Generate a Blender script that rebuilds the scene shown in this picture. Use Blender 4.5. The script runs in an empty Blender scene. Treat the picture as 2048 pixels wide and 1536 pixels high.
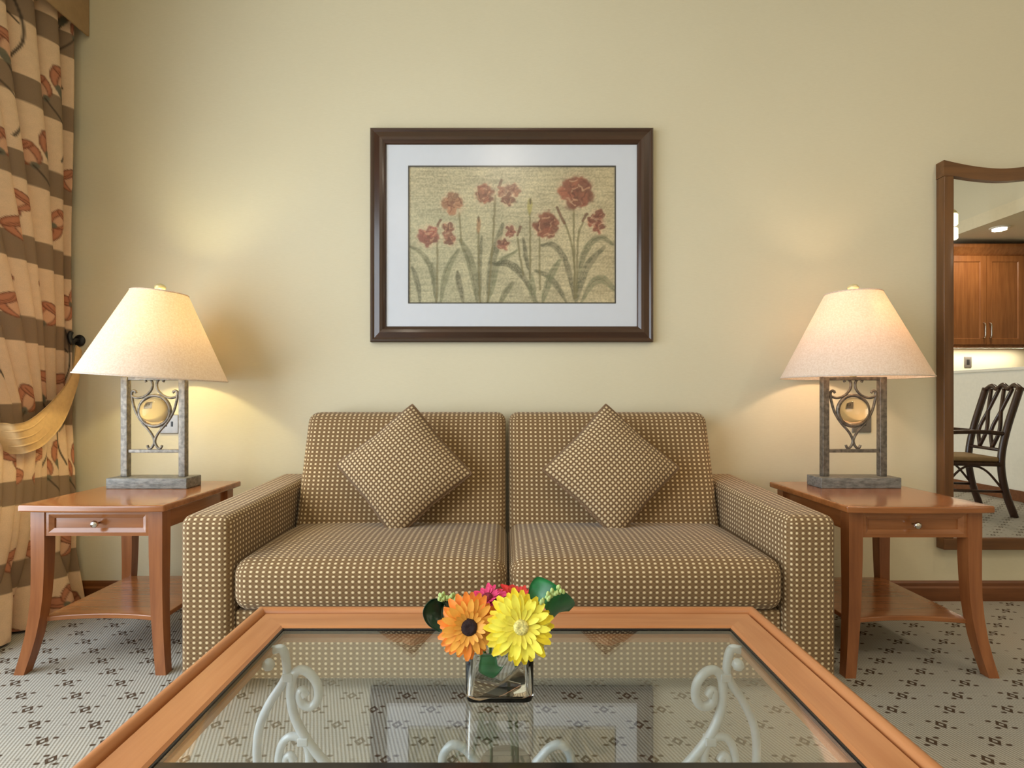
import bpy, math, random
import numpy as np
from mathutils import Vector, Matrix
random.seed(7)
S = bpy.context.scene
COL = S.collection
PI = math.pi

# ------------------------------------------------------------------ camera, world, lights, exposure
F = 1100.0                     # focal length in pixels of the 2048 px frame
CX, CY, CH = 1010.0, 795.0, 0.95
cam = bpy.data.cameras.new('camera')
camo = bpy.data.objects.new('camera', cam)
COL.objects.link(camo)
camo.location = (0, 0, CH)
camo.rotation_euler = (PI / 2, 0, 0)
cam.sensor_width = 36
cam.lens = F / 2048 * 36
cam.shift_x = (1024 - CX) / 2048
cam.shift_y = (CY - 768) / 2048
cam.clip_start = 0.02
S.camera = camo

S.view_settings.view_transform = 'Standard'
S.view_settings.look = 'None'
S.view_settings.gamma = 1
S.view_settings.use_curve_mapping = False
S.view_settings.exposure = -0.27

w = bpy.data.worlds.new('world')
S.world = w
w.use_nodes = True
w.node_tree.nodes['Background'].inputs[0].default_value = (0.75, 0.87, 1.0, 1)
w.node_tree.nodes['Background'].inputs[1].default_value = 1.0


def area(name, loc, rot, sx, sy, power, color, shape='RECTANGLE', spread=PI):
    l = bpy.data.lights.new(name, 'AREA')
    l.shape = shape
    l.size = sx
    if shape in ('RECTANGLE', 'ELLIPSE'):
        l.size_y = sy
    l.energy = power
    l.color = color
    l.spread = spread
    o = bpy.data.objects.new(name, l)
    COL.objects.link(o)
    o.location = loc
    o.rotation_euler = rot
    return o


WALL_Y, LEFT_X, CEIL_Z = 2.58, -2.24, 3.30
WIN = (-2.3, 2.05, 0.25, 2.55)          # window opening in the left wall: y0, y1, z0, z1
area('daylight', (LEFT_X - 0.13, (WIN[0] + WIN[1]) / 2, (WIN[2] + WIN[3]) / 2), (0, -PI / 2, 0),
     WIN[3] - WIN[2], WIN[1] - WIN[0], 225, (0.84, 0.92, 1.0))
DOWN_AND_FILL = [(0.0, -0.22), (-1.3, -1.9), (2.6, -0.4), (2.6, -2.2), (2.4, 1.3)]  # first one glares in the picture glass; the others are added ceiling fill
for (x, y) in DOWN_AND_FILL:
    area('downlight_and_fill_beam', (x, y, CEIL_Z - 0.035), (0, 0, 0), 0.12, 0.12, 13 if x > 2.5 else (6 if x > 2 else 11), (1.0, 0.87, 0.68), 'DISK')


# ------------------------------------------------------------------ helpers
def P(px, py, y):
    return Vector(((px - CX) * y / F, y, CH - (py - CY) * y / F))


def s2l(c):
    return tuple(((v / 12.92) if v <= 0.04045 else ((v + 0.055) / 1.055) ** 2.4) for v in c)


def rgb(r, g, b):
    return s2l((r / 255, g / 255, b / 255)) + (1.0,)


ORG = {}


def tag(o, label=None, cat=None, group=None, kind=None):
    if label: o['label'] = label
    if cat: o['category'] = cat
    if group: o['group'] = group
    if kind: o['kind'] = kind
    return o


def thing(name, loc, label, cat, group=None):
    o = bpy.data.objects.new(name, None)
    o.empty_display_size = 0.05
    COL.objects.link(o)
    o.location = loc
    ORG[o.name] = Vector(loc)
    return tag(o, label, cat, group)


def obj(name, vf, mats, parent=None, smooth=False, uv=None, fm=None):
    """vf = (verts, faces) in world coordinates; linked as ONE mesh object."""
    v, f = vf[0], vf[1]
    if len(vf) > 2 and uv is None: uv = vf[2]
    org = ORG.get(parent.name, Vector((0, 0, 0))) if parent else Vector((0, 0, 0))
    me = bpy.data.meshes.new(name)
    a = np.array([tuple(p) for p in v], dtype=float) - np.array(org)
    me.from_pydata(a.tolist(), [], f)
    for m in (mats if isinstance(mats, (list, tuple)) else [mats]):
        me.materials.append(m)
    if smooth:
        me.polygons.foreach_set('use_smooth', [True] * len(me.polygons))
        if smooth != 'all':
            me.set_sharp_from_angle(angle=smooth if isinstance(smooth, float) else 0.7)
    if uv is not None:
        l = me.uv_layers.new(name='UVMap')
        l.data.foreach_set('uv', np.array(uv, dtype=np.float32).ravel())
    if fm is not None:
        me.polygons.foreach_set('material_index', fm)
    me.update()
    o = bpy.data.objects.new(name, me)
    COL.objects.link(o)
    if parent:
        o.parent = parent
        ORG[o.name] = org
    return o


def copy_tree(o, parent=None):
    c = o.copy()
    COL.objects.link(c)
    c.parent = parent
    if c.name not in ORG: ORG[c.name] = ORG.get(o.name, Vector((0, 0, 0)))
    for ch in list(o.children):
        copy_tree(ch, c)
    return c


def join(*parts):
    V, FF = [], []
    for p in parts:
        n = len(V)
        V += [tuple(q) for q in p[0]]
        FF += [tuple(i + n for i in f) for f in p[1]]
    return V, FF


def box(x0, x1, y0, y1, z0, z1):
    v = [(x, y, z) for z in (z0, z1) for y in (y0, y1) for x in (x0, x1)]
    return v, [(0, 2, 3, 1), (4, 5, 7, 6), (0, 1, 5, 4), (2, 6, 7, 3), (0, 4, 6, 2), (1, 3, 7, 5)]


def rbox(lo, hi, r=0.004, n=1, warp=None, k=3):
    """box with rounded edges; uv in metres, one chart per side; warp(x,y,z) reshapes it."""
    ax = []
    for a, b in zip(lo, hi):
        rr = min(r, (b - a) / 2 * 0.999)
        e = [rr * (1 - math.cos(PI / 2 * i / k)) * 0 + rr * i / k for i in range(k)]
        mid = [a + rr + (b - a - 2 * rr) * i / n for i in range(n + 1)]
        ax.append([a + q for q in e] + mid + [b - q for q in reversed(e)])
    V, FF, UV, key = [], [], [], {}

    def vid(p):
        kk = tuple(round(c, 6) for c in p)
        if kk in key: return key[kk]
        inner = [min(max(c, a + min(r, (b - a) / 2)), b - min(r, (b - a) / 2)) for c, a, b in zip(p, lo, hi)]
        d = [c - i for c, i in zip(p, inner)]
        # cube-to-sphere mapping of the edge offset
        q = [0, 0, 0]
        t = [math.tan(PI / 4 * (dd / r)) if r > 0 else 0 for dd in d]
        L = math.sqrt(sum(c * c for c in t))
        for i in range(3): q[i] = inner[i] + (r * t[i] / L if L > 1e-9 else 0)
        if warp: q = warp(*q)
        key[kk] = len(V)
        V.append(tuple(q))
        return key[kk]

    for d in range(3):
        a, b = [(1, 2), (0, 2), (0, 1)][d]
        for side in (0, 1):
            c = hi[d] if side else lo[d]
            A, B = ax[a], ax[b]
            flip = (side == 1) ^ (d == 1)
            for i in range(len(A) - 1):
                for j in range(len(B) - 1):
                    qd = [(A[i], B[j]), (A[i + 1], B[j]), (A[i + 1], B[j + 1]), (A[i], B[j + 1])]
                    if not flip: qd.reverse()
                    ids = []
                    for (p, s) in qd:
                        pt = [0, 0, 0]
                        pt[d] = c; pt[a] = p; pt[b] = s
                        ids.append(vid(pt))
                    if len(set(ids)) < 4: continue
                    FF.append(tuple(ids))
                    UV += qd
    return V, FF, UV


def tube(pts, r, seg=8, closed=False, cap=True, flat=None):
    pts = [Vector(p) for p in pts]
    n = len(pts)
    rad = r if isinstance(r, (list, tuple)) else [r] * n
    V, FF = [], []
    T = []
    for i in range(n):
        a = pts[(i - 1) % n] if (closed or i > 0) else pts[0]
        b = pts[(i + 1) % n] if (closed or i < n - 1) else pts[-1]
        T.append((b - a).normalized())
    up = Vector((0, 0, 1)) if abs(T[0].z) < 0.9 else Vector((0, 1, 0))
    nrm = (up - T[0] * up.dot(T[0])).normalized()
    for i in range(n):
        nrm = (nrm - T[i] * nrm.dot(T[i]))
        nrm = nrm.normalized() if nrm.length > 1e-6 else T[i].orthogonal().normalized()
        bn = T[i].cross(nrm)
        for k in range(seg):
            a = 2 * PI * k / seg
            V.append(tuple(pts[i] + (nrm * math.cos(a) + bn * math.sin(a)) * rad[i]))
    m = n if closed else n - 1
    for i in range(m):
        for k in range(seg):
            a, b = i * seg + k, i * seg + (k + 1) % seg
            c, d = ((i + 1) % n) * seg + (k + 1) % seg, ((i + 1) % n) * seg + k
            FF.append((a, b, c, d))
    if cap and not closed:
        FF.append(tuple(range(seg - 1, -1, -1)))
        FF.append(tuple((n - 1) * seg + k for k in range(seg)))
    return V, FF


def spline(pts, sub=6):
    """Catmull-Rom through points"""
    p = [Vector(q) for q in pts]
    p = [p[0] * 2 - p[1]] + p + [p[-1] * 2 - p[-2]]
    out = []
    for i in range(1, len(p) - 2):
        for k in range(sub):
            t = k / sub
            out.append(0.5 * ((2 * p[i]) + (p[i + 1] - p[i - 1]) * t + (2 * p[i - 1] - 5 * p[i] + 4 * p[i + 1] - p[i + 2]) * t * t
                              + (3 * p[i] - p[i - 1] - 3 * p[i + 1] + p[i + 2]) * t ** 3))
    out.append(p[-2])
    return out


def lathe(prof, c, seg=32, closed=False):
    V, FF = [], []
    n = len(prof)
    for (r, z) in prof:
        for k in range(seg):
            a = 2 * PI * k / seg
            V.append((c[0] + r * math.cos(a), c[1] + r * math.sin(a), c[2] + z))
    for i in range(n if closed else n - 1):
        for k in range(seg):
            a, b = i * seg + k, i * seg + (k + 1) % seg
            j = (i + 1) % n
            FF.append((a, b, j * seg + (k + 1) % seg, j * seg + k))
    if not closed:
        if prof[0][0] > 1e-6: FF.append(tuple(range(seg - 1, -1, -1)))
        if prof[-1][0] > 1e-6: FF.append(tuple((n - 1) * seg + k for k in range(seg)))
    return V, FF


def prism(poly, axis, a, b):
    """poly: 2-D outline (ccw), extruded along axis from a to b"""
    n = len(poly)

    def mk(p, t):
        return {'x': (t, p[0], p[1]), 'y': (p[0], t, p[1]), 'z': (p[0], p[1], t)}[axis]
    V = [mk(p, a) for p in poly] + [mk(p, b) for p in poly]
    FF = [tuple(range(n - 1, -1, -1)), tuple(range(n, 2 * n))]
    for i in range(n):
        j = (i + 1) % n
        FF.append((i, j, n + j, n + i))
    return V, FF


def loft(e1, e2, thick=0.0012, n=4, sub=5, bulge=0.0):
    """thin solid sheet between two edge lines"""
    A, B = spline(e1, sub), spline(e2, sub)
    rows = []
    for a, b in zip(A, B):
        rows.append([a.lerp(b, j / n) for j in range(n + 1)])
    m = len(rows)
    N = [[None] * (n + 1) for _ in range(m)]
    for i in range(m):
        for j in range(n + 1):
            du = rows[min(i + 1, m - 1)][j] - rows[max(i - 1, 0)][j]
            dv = rows[i][min(j + 1, n)] - rows[i][max(j - 1, 0)]
            q = du.cross(dv)
            N[i][j] = q.normalized() if q.length > 1e-9 else Vector((0, -1, 0))
    V, FF = [], []
    for sgn in (1, -1):
        for i in range(m):
            for j in range(n + 1):
                V.append(tuple(rows[i][j] + N[i][j] * (sgn * thick / 2 + bulge * math.sin(PI * j / n))))
    W = n + 1
    off = m * W
    for i in range(m - 1):
        for j in range(n):
            a, b, c, d = i * W + j, i * W + j + 1, (i + 1) * W + j + 1, (i + 1) * W + j
            FF.append((a, d, c, b))
            FF.append((off + a, off + b, off + c, off + d))
    bd = [i * W for i in range(m)] + [(m - 1) * W + j for j in range(1, W)] + [i * W + n for i in range(m - 2, -1, -1)] + [j for j in range(n - 1, 0, -1)]
    for i in range(len(bd)):
        a, b = bd[i], bd[(i + 1) % len(bd)]
        FF.append((a, b, off + b, off + a))
    return V, FF


def rail(c0, c1, d0, d1, prof, put):
    """mitred moulding: corner c0 to c1 (2-D), inward diagonals d0, d1 per unit inset; prof = closed [(inset, depth)]"""
    V = []
    for c, d in ((c0, d0), (c1, d1)):
        for (i, h) in prof:
            V.append(put(c[0] + d[0] * i, c[1] + d[1] * i, h))
    n = len(prof)
    FF = [tuple(range(n)), tuple(range(2 * n - 1, n - 1, -1))]
    for i in range(n):
        j = (i + 1) % n
        FF.append((i, n + i, n + j, j))
    return V, FF


# ------------------------------------------------------------------ material helpers (small node DSL)
class E:
    """scalar node expression"""
    def __init__(s, nt, sock): s.nt, s.k = nt, sock

    def op(s, o, b=None, c=None):
        n = s.nt.nodes.new('ShaderNodeMath')
        n.operation = o
        for i, q in enumerate((s, b, c)):
            if q is None: continue
            if isinstance(q, E): s.nt.links.new(q.k, n.inputs[i])
            else: n.inputs[i].default_value = q
        return E(s.nt, n.outputs[0])

    def __add__(s, b): return s.op('ADD', b)
    def __sub__(s, b): return s.op('SUBTRACT', b)
    def __mul__(s, b): return s.op('MULTIPLY', b)
    def __truediv__(s, b): return s.op('DIVIDE', b)
    def fract(s): return s.op('FRACT')
    def floor(s): return s.op('FLOOR')
    def abs(s): return s.op('ABSOLUTE')
    def sqrt(s): return s.op('SQRT')
    def max(s, b): return s.op('MAXIMUM', b)
    def min(s, b): return s.op('MINIMUM', b)
    def pow(s, b): return s.op('POWER', b)

    def step(s, lo, hi):
        """smoothstep lo..hi -> 0..1"""
        n = s.nt.nodes.new('ShaderNodeMapRange')
        n.interpolation_type = 'SMOOTHSTEP'
        s.nt.links.new(s.k, n.inputs[0])
        n.inputs[1].default_value = lo
        n.inputs[2].default_value = hi
        return E(s.nt, n.outputs[0])


def newmat(name):
    m = bpy.data.materials.new(name)
    m.use_nodes = True
    nt = m.node_tree
    b = nt.nodes['Principled BSDF']
    return m, nt, b


def link(nt, a, b):
    nt.links.new(a.k if isinstance(a, E) else a, b)


def mixc(nt, fac, a, b):
    n = nt.nodes.new('ShaderNodeMix')
    n.data_type = 'RGBA'
    if isinstance(fac, (int, float)): n.inputs[0].default_value = fac
    else: link(nt, fac, n.inputs[0])
    for q, i in ((a, 6), (b, 7)):
        if isinstance(q, tuple): n.inputs[i].default_value = q
        else: link(nt, q, n.inputs[i])
    return n.outputs[2]


def coords(nt, kind, scale=(1, 1, 1), rot=(0, 0, 0)):
    if kind == 'pos':
        src = nt.nodes.new('ShaderNodeNewGeometry').outputs['Position']
    else:
        src = nt.nodes.new('ShaderNodeTexCoord').outputs[kind]
    mp = nt.nodes.new('ShaderNodeMapping')
    mp.inputs['Scale'].default_value = scale
    mp.inputs['Rotation'].default_value = rot
    nt.links.new(src, mp.inputs[0])
    return mp.outputs[0]


def xyz(nt, vec):
    n = nt.nodes.new('ShaderNodeSeparateXYZ')
    nt.links.new(vec, n.inputs[0])
    return [E(nt, n.outputs[i]) for i in range(3)]


def noise(nt, vec, scale, detail=3, rough=0.55):
    n = nt.nodes.new('ShaderNodeTexNoise')
    n.inputs['Scale'].default_value = scale
    n.inputs['Detail'].default_value = detail
    n.inputs['Roughness'].default_value = rough
    nt.links.new(vec, n.inputs['Vector'])
    return E(nt, n.outputs[0])


def bump(nt, b, h, strength=0.3, dist=0.002):
    n = nt.nodes.new('ShaderNodeBump')
    n.inputs['Strength'].default_value = strength
    n.inputs['Distance'].default_value = dist
    link(nt, h, n.inputs['Height'])
    nt.links.new(n.outputs[0], b.inputs['Normal'])


def plain(name, c, rough=0.5, metal=0.0, var=0.08, scale=30, bmp=0.0, spec=0.5, kind='Object', cs=(1, 1, 1)):
    m, nt, b = newmat(name)
    v = noise(nt, coords(nt, kind, cs), scale)
    lo = tuple(q * (1 - var) for q in c[:3]) + (1,)
    hi = tuple(min(1, q * (1 + var)) for q in c[:3]) + (1,)
    link(nt, mixc(nt, v.step(0.3, 0.7), lo, hi), b.inputs['Base Color'])
    b.inputs['Roughness'].default_value = rough
    b.inputs['Metallic'].default_value = metal
    b.inputs['Specular IOR Level'].default_value = spec
    if bmp: bump(nt, b, v, bmp)
    return m


def wood(name, c1, c2, rough=0.3, axis='x', coat=0.0, gs=1.0):
    m, nt, b = newmat(name)
    sc = {'x': (2, 30, 30), 'y': (30, 2, 30), 'z': (30, 30, 2)}[axis]
    sc = tuple(q * gs for q in sc)
    v = noise(nt, coords(nt, 'Object', sc), 1.2, 5, 0.6)
    v2 = noise(nt, coords(nt, 'Object', (3, 3, 3)), 1.0, 2)
    f = (v * 0.75 + v2 * 0.25).step(0.32, 0.68)
    link(nt, mixc(nt, f, c1, c2), b.inputs['Base Color'])
    b.inputs['Roughness'].default_value = rough
    b.inputs['Coat Weight'].default_value = coat
    b.inputs['Coat Roughness'].default_value = 0.15
    bump(nt, b, v, 0.05, 0.001)
    return m


def dots(name, su, sv, ru, rv, c_bg, c_dk, c_dot, soft=0.45):
    m, nt, b = newmat(name)
    u, v, _ = xyz(nt, coords(nt, 'UV'))
    fu, fv = (u / su).fract() - 0.5, (v / sv).fract() - 0.5
    d = ((fu / ru) * (fu / ru) + (fv / rv) * (fv / rv)).sqrt()
    dot = d.step(1 + soft, 1 - soft)
    gu, gv = fu.abs() - 0.5, fv.abs() - 0.5
    dk = (gu * gu + fv * fv).min(fu * fu + gv * gv).sqrt().step(0.26, 0.05)
    thr = noise(nt, coords(nt, 'UV', (900, 260, 1)), 1.0, 2)
    col = mixc(nt, dk * 0.75, c_bg, c_dk)
    col = mixc(nt, thr.step(0.35, 0.75) * 0.35, col, c_dk)
    col = mixc(nt, dot, col, c_dot)
    link(nt, col, b.inputs['Base Color'])
    b.inputs['Roughness'].default_value = 0.85
    b.inputs['Specular IOR Level'].default_value = 0.2
    b.inputs['Sheen Weight'].default_value = 0.15
    bump(nt, b, dot + thr * 0.4, 0.35, 0.002)
    return m


def clear_glass(name, f0=0.05, tint=(0.95, 0.98, 0.96, 1), rough=0.0):
    """thin clear pane: passes light straight, mirrors more towards grazing"""
    m, nt, b = newmat(name)
    nt.nodes.remove(b)
    out = nt.nodes['Material Output']
    lw = nt.nodes.new('ShaderNodeLayerWeight')
    lw.inputs[0].default_value = 0.5
    fac = E(nt, lw.outputs['Facing']).pow(5.0) * (1 - f0) + f0
    t = nt.nodes.new('ShaderNodeBsdfTransparent')
    t.inputs[0].default_value = tint
    g = nt.nodes.new('ShaderNodeBsdfGlossy')
    g.inputs['Roughness'].default_value = rough
    mx = nt.nodes.new('ShaderNodeMixShader')
    link(nt, fac, mx.inputs[0])
    nt.links.new(t.outputs[0], mx.inputs[1])
    nt.links.new(g.outputs[0], mx.inputs[2])
    nt.links.new(mx.outputs[0], out.inputs[0])
    return m


def emit(name, c, strength):
    m, nt, b = newmat(name)
    b.inputs['Base Color'].default_value = (0.8, 0.8, 0.8, 1)
    b.inputs['Emission Color'].default_value = c
    b.inputs['Emission Strength'].default_value = strength
    return m


def vcol(name, rough=0.8, spec=0.2, weave=0.0):
    m, nt, b = newmat(name)
    a = nt.nodes.new('ShaderNodeAttribute')
    a.attribute_name = 'print'
    v = noise(nt, coords(nt, 'UV', (700, 700, 1)), 1.0, 2)
    link(nt, mixc(nt, v.step(0.3, 0.8) * 0.12, a.outputs['Color'], (0.1, 0.08, 0.06, 1)), b.inputs['Base Color'])
    b.inputs['Roughness'].default_value = rough
    b.inputs['Specular IOR Level'].default_value = spec
    if weave: bump(nt, b, v, weave, 0.001)
    return m


M = {}
M['white'] = plain('white_paint', rgb(236, 230, 214), 0.6, var=0.02)
M['ceil'] = plain('ceiling_paint', rgb(226, 214, 184), 0.9, var=0.02)


def wall_mat():
    m, nt, b = newmat('wallpaper')
    g = coords(nt, 'pos', (1, 1, 1))
    big = noise(nt, g, 1.3, 2)
    st = noise(nt, coords(nt, 'pos', (40, 40, 900)), 1.0, 2)
    col = mixc(nt, (big * 0.5 + st * 0.5).step(0.3, 0.7), rgb(214, 204, 176), rgb(220, 211, 184))
    link(nt, col, b.inputs['Base Color'])
    b.inputs['Roughness'].default_value = 0.62
    b.inputs['Specular IOR Level'].default_value = 0.25
    bump(nt, b, st, 0.06, 0.001)
    return m


M['wall'] = wall_mat()


def carpet_mat():
    m, nt, b = newmat('patterned_carpet')
    x, y, _ = xyz(nt, coords(nt, 'pos'))
    SX, SY = 0.1755, 0.155

    def motif(ox, oy):
        fx = ((x + ox) / SX).fract() - 0.5
        fy = ((y + oy) / SY).fract() - 0.5
        return fx * SX, fy * SY

    def cross(ox, oy):
        dx, dy = motif(ox, oy)
        ax_, ay_ = dx.abs(), dy.abs()
        l1 = (ax_ + ay_ * 0.80) - 0.0115
        ring = l1.abs().step(0.0062, 0.0034)
        # four short dashes along the diagonals
        ex, ey = ax_ - 0.0245, ay_ - 0.0160
        dash = ((ex * ex) / (0.0085 ** 2) + (ey * ey) / (0.0050 ** 2)).sqrt().step(1.25, 0.7)
        return ring.max(dash)
    mo = cross(0.05, 0.03).max(cross(0.05 + SX / 2, 0.03 + SY / 2))
    dx, dy = motif(0.05 + SX / 2, 0.03)
    sm = ((dx * dx) / (0.008 ** 2) + (dy * dy) / (0.006 ** 2)).sqrt().step(1.2, 0.5) * 0.38
    pat = mo.max(sm)
    rib = (((x + y * 0.35) / 0.0105).fract() - 0.5).abs().step(0.08, 0.38)
    rib2 = ((y / 0.0085).fract() - 0.5).abs().step(0.05, 0.45)
    nz = noise(nt, coords(nt, 'pos', (1, 1, 1)), 260, 2)
    f = (rib * 0.55 + rib2 * 0.2 + nz * 0.35)
    base = mixc(nt, f.step(0.0, 1.2), rgb(142, 136, 126), rgb(190, 186, 176))
    col = mixc(nt, pat * 0.92, base, rgb(66, 44, 24))
    link(nt, col, b.inputs['Base Color'])
    b.inputs['Roughness'].default_value = 0.95
    b.inputs['Specular IOR Level'].default_value = 0.1
    bump(nt, b, f, 0.5, 0.004)
    return m


M['carpet'] = carpet_mat()
M['wood_x'] = wood('cherry_wood_x', rgb(138, 81, 40), rgb(166, 103, 56), 0.22, 'x', 0.5)
M['wood_y'] = wood('cherry_wood_y', rgb(138, 81, 40), rgb(166, 103, 56), 0.22, 'y', 0.5)
M['wood_z'] = wood('cherry_wood_z', rgb(132, 76, 40), rgb(158, 97, 54), 0.3, 'z', 0.3)
M['tab_x'] = wood('beech_wood_x', rgb(180, 116, 70), rgb(198, 136, 88), 0.32, 'x', 0.25)
M['tab_y'] = wood('beech_wood_y', rgb(180, 116, 70), rgb(198, 136, 88), 0.32, 'y', 0.25)
M['dark_x'] = wood('dark_wood_x', rgb(52, 30, 18), rgb(68, 41, 25), 0.28, 'x', 0.4)
M['dark_z'] = wood('dark_wood_z', rgb(52, 30, 18), rgb(68, 41, 25), 0.28, 'z', 0.4)
M['mir_x'] = wood('walnut_x', rgb(92, 58, 28), rgb(116, 76, 40), 0.35, 'x', 0.2)
M['mir_z'] = wood('walnut_z', rgb(92, 58, 28), rgb(116, 76, 40), 0.35, 'z', 0.2)
M['cab'] = wood('cabinet_wood', rgb(132, 80, 40), rgb(158, 102, 56), 0.4, 'z', 0.1)
M['base'] = wood('baseboard_wood', rgb(104, 60, 30), rgb(126, 76, 42), 0.35, 'x', 0.2)
M['sofa'] = dots('dotted_sofa_fabric', 0.0203, 0.0165, 0.22, 0.24, rgb(134, 105, 71), rgb(94, 68, 42), rgb(230, 207, 166))
M['pillow'] = dots('dotted_pillow_fabric', 0.0158, 0.0158, 0.31, 0.31, rgb(122, 94, 64), rgb(78, 54, 34), rgb(218, 194, 154))
M['piping'] = plain('cushion_piping', rgb(120, 92, 66), 0.8)
M['under'] = plain('dark_underside', rgb(40, 30, 22), 0.9)
M['iron'] = plain('brushed_pewter', rgb(120, 112, 102), 0.42, 0.55, 0.35, 60, 0.2)
M['stone'] = plain('grey_slate', rgb(120, 118, 112), 0.5, 0.1, 0.35, 40, 0.25, cs=(1, 3, 3))
M['silver'] = plain('silver_paint', rgb(212, 219, 223), 0.3, 0.1, 0.06, 30, 0.05)
M['chrome'] = plain('polished_nickel', rgb(220, 215, 208), 0.15, 1.0, 0.03)
M['brass'] = plain('cream_metal', rgb(220, 206, 160), 0.35, 0.3, 0.04)
M['plate'] = plain('steel_plate', rgb(132, 126, 120), 0.35, 0.7, 0.06)
M['black'] = plain('black_plastic', rgb(24, 22, 22), 0.4, 0, 0.1)
M['bar'] = plain('dark_metal_bar', rgb(46, 42, 38), 0.2, 0.4, 0.1)
M['mat'] = plain('mount_board', rgb(222, 226, 236), 0.8, var=0.01)
M['cream'] = plain('cream_satin', rgb(204, 166, 114), 0.7, var=0.05, scale=60, bmp=0.1)
M['pelmet'] = plain('pelmet_fabric', rgb(158, 128, 92), 0.85, var=0.04)
M['mirror'] = plain('mirror_silver', (0.92, 0.92, 0.9, 1), 0.0, 1.0, 0.0)
M['glass'] = clear_glass('table_glass', 0.17, (0.95, 0.97, 0.965, 1))
M['pglass'] = clear_glass('picture_glass', 0.05, (0.99, 0.99, 0.99, 1), 0.27)
M['cane'] = wood('dark_cane', rgb(44, 24, 14), rgb(70, 42, 26), 0.35, 'z', 0.2)
M['seatf'] = plain('seat_fabric', rgb(150, 124, 88), 0.9)
M['curtain'] = vcol('printed_curtain', 0.8, 0.25, 0.15)
M['art'] = vcol('printed_art', 0.7, 0.3)
M['leaf'] = plain('leaf_green', rgb(28, 104, 52), 0.35, var=0.25, scale=40)
M['leafd'] = plain('leaf_dark_green', rgb(14, 52, 34), 0.3, var=0.25, scale=40)
M['stem'] = plain('stem_green', rgb(78, 120, 52), 0.5)
M['bud'] = plain('bud_green', rgb(176, 196, 120), 0.6)


def real_glass(name, c, ior, rough=0.0):
    m, nt, b = newmat(name)
    b.inputs['Base Color'].default_value = c
    b.inputs['Transmission Weight'].default_value = 1.0
    b.inputs['IOR'].default_value = ior
    v = noise(nt, coords(nt, 'Object'), 3, 1)
    link(nt, v * 0.01 + rough, b.inputs['Roughness'])
    return m


M['vase'] = real_glass('vase_glass', (0.98, 1, 0.99, 1), 1.42)
M['wglass'] = clear_glass('window_glass', 0.04, (0.98, 0.99, 0.99, 1))
M['ball'] = real_glass('amber_glass', (1.0, 0.86, 0.62, 1), 1.3, 0.12)


def shade_mat():
    m, nt, b = newmat('linen_lampshade')
    nt.nodes.remove(b)
    out = nt.nodes['Material Output']
    v = noise(nt, coords(nt, 'Object', (1, 1, 1)), 160, 3)
    c = mixc(nt, v.step(0.3, 0.7), rgb(232, 220, 206), rgb(246, 238, 228))
    d = nt.nodes.new('ShaderNodeBsdfDiffuse')
    t = nt.nodes.new('ShaderNodeBsdfTranslucent')
    nt.links.new(c, d.inputs[0])
    nt.links.new(mixc(nt, v.step(0.3, 0.7), rgb(238, 218, 196), rgb(248, 230, 212)), t.inputs[0])
    mx = nt.nodes.new('ShaderNodeMixShader')
    mx.inputs[0].default_value = 0.36
    nt.links.new(d.outputs[0], mx.inputs[1])
    nt.links.new(t.outputs[0], mx.inputs[2])
    nt.links.new(mx.outputs[0], out.inputs[0])
    return m


M['shade'] = shade_mat()

# ------------------------------------------------------------------ the room
RX, FY = 6.6, -3.0


def struct(name, vf, m, parent=None, **k):
    o = obj(name, vf, m, parent, **k)
    if parent is None: o['kind'] = 'structure'
    return o


struct('floor', box(LEFT_X - .1, RX + .1, FY - .1, WALL_Y + .1, -0.1, 0), M['carpet'])
struct('ceiling', box(LEFT_X - .1, RX + .1, FY - .1, WALL_Y + .1, CEIL_Z, CEIL_Z + .1), M['ceil'])
struct('wall_back', box(LEFT_X - .1, RX + .1, WALL_Y, WALL_Y + .1, 0, CEIL_Z), M['wall'])
struct('wall_right', box(RX, RX + .1, FY, WALL_Y, 0, CEIL_Z), M['wall'])
struct('wall_front', box(LEFT_X - .1, RX, FY - .1, FY, 0, CEIL_Z), M['wall'])
y0, y1, z0, z1 = WIN
struct('wall_left', join(box(LEFT_X - .1, LEFT_X, FY, y0, 0, CEIL_Z), box(LEFT_X - .1, LEFT_X, y1, WALL_Y, 0, CEIL_Z),
                         box(LEFT_X - .1, LEFT_X, y0, y1, 0, z0), box(LEFT_X - .1, LEFT_X, y0, y1, z1, CEIL_Z)), M['wall'])
win = struct('window_1', join(box(LEFT_X - .09, LEFT_X - .03, y0, y1, z0, z0 + .05), box(LEFT_X - .09, LEFT_X - .03, y0, y1, z1 - .05, z1),
                              box(LEFT_X - .09, LEFT_X - .03, y0, y0 + .05, z0 + .05, z1 - .05), box(LEFT_X - .09, LEFT_X - .03, y1 - .05, y1, z0 + .05, z1 - .05)), M['white'])
for k in (1, 2):
    yy = y0 + (y1 - y0) * k / 3
    obj('mullion', box(LEFT_X - .085, LEFT_X - .035, yy - .025, yy + .025, z0 + .05, z1 - .05), M['white'], win)
for k in range(3):
    ya, yb_ = y0 + (y1 - y0) * k / 3 + (.05 if k == 0 else .025), y0 + (y1 - y0) * (k + 1) / 3 - (.05 if k == 2 else .025)
    obj('pane', box(LEFT_X - .063, LEFT_X - .057, ya, yb_, z0 + .05, z1 - .05), M['wglass'], win)
bb = [(WALL_Y, 0), (WALL_Y - .016, 0), (WALL_Y - .016, .06), (WALL_Y - .010, .068), (WALL_Y - .010, .082), (WALL_Y - .005, .092), (WALL_Y, .092)]
struct('baseboard_back', prism(bb, 'x', LEFT_X, RX), M['base'])
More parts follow.
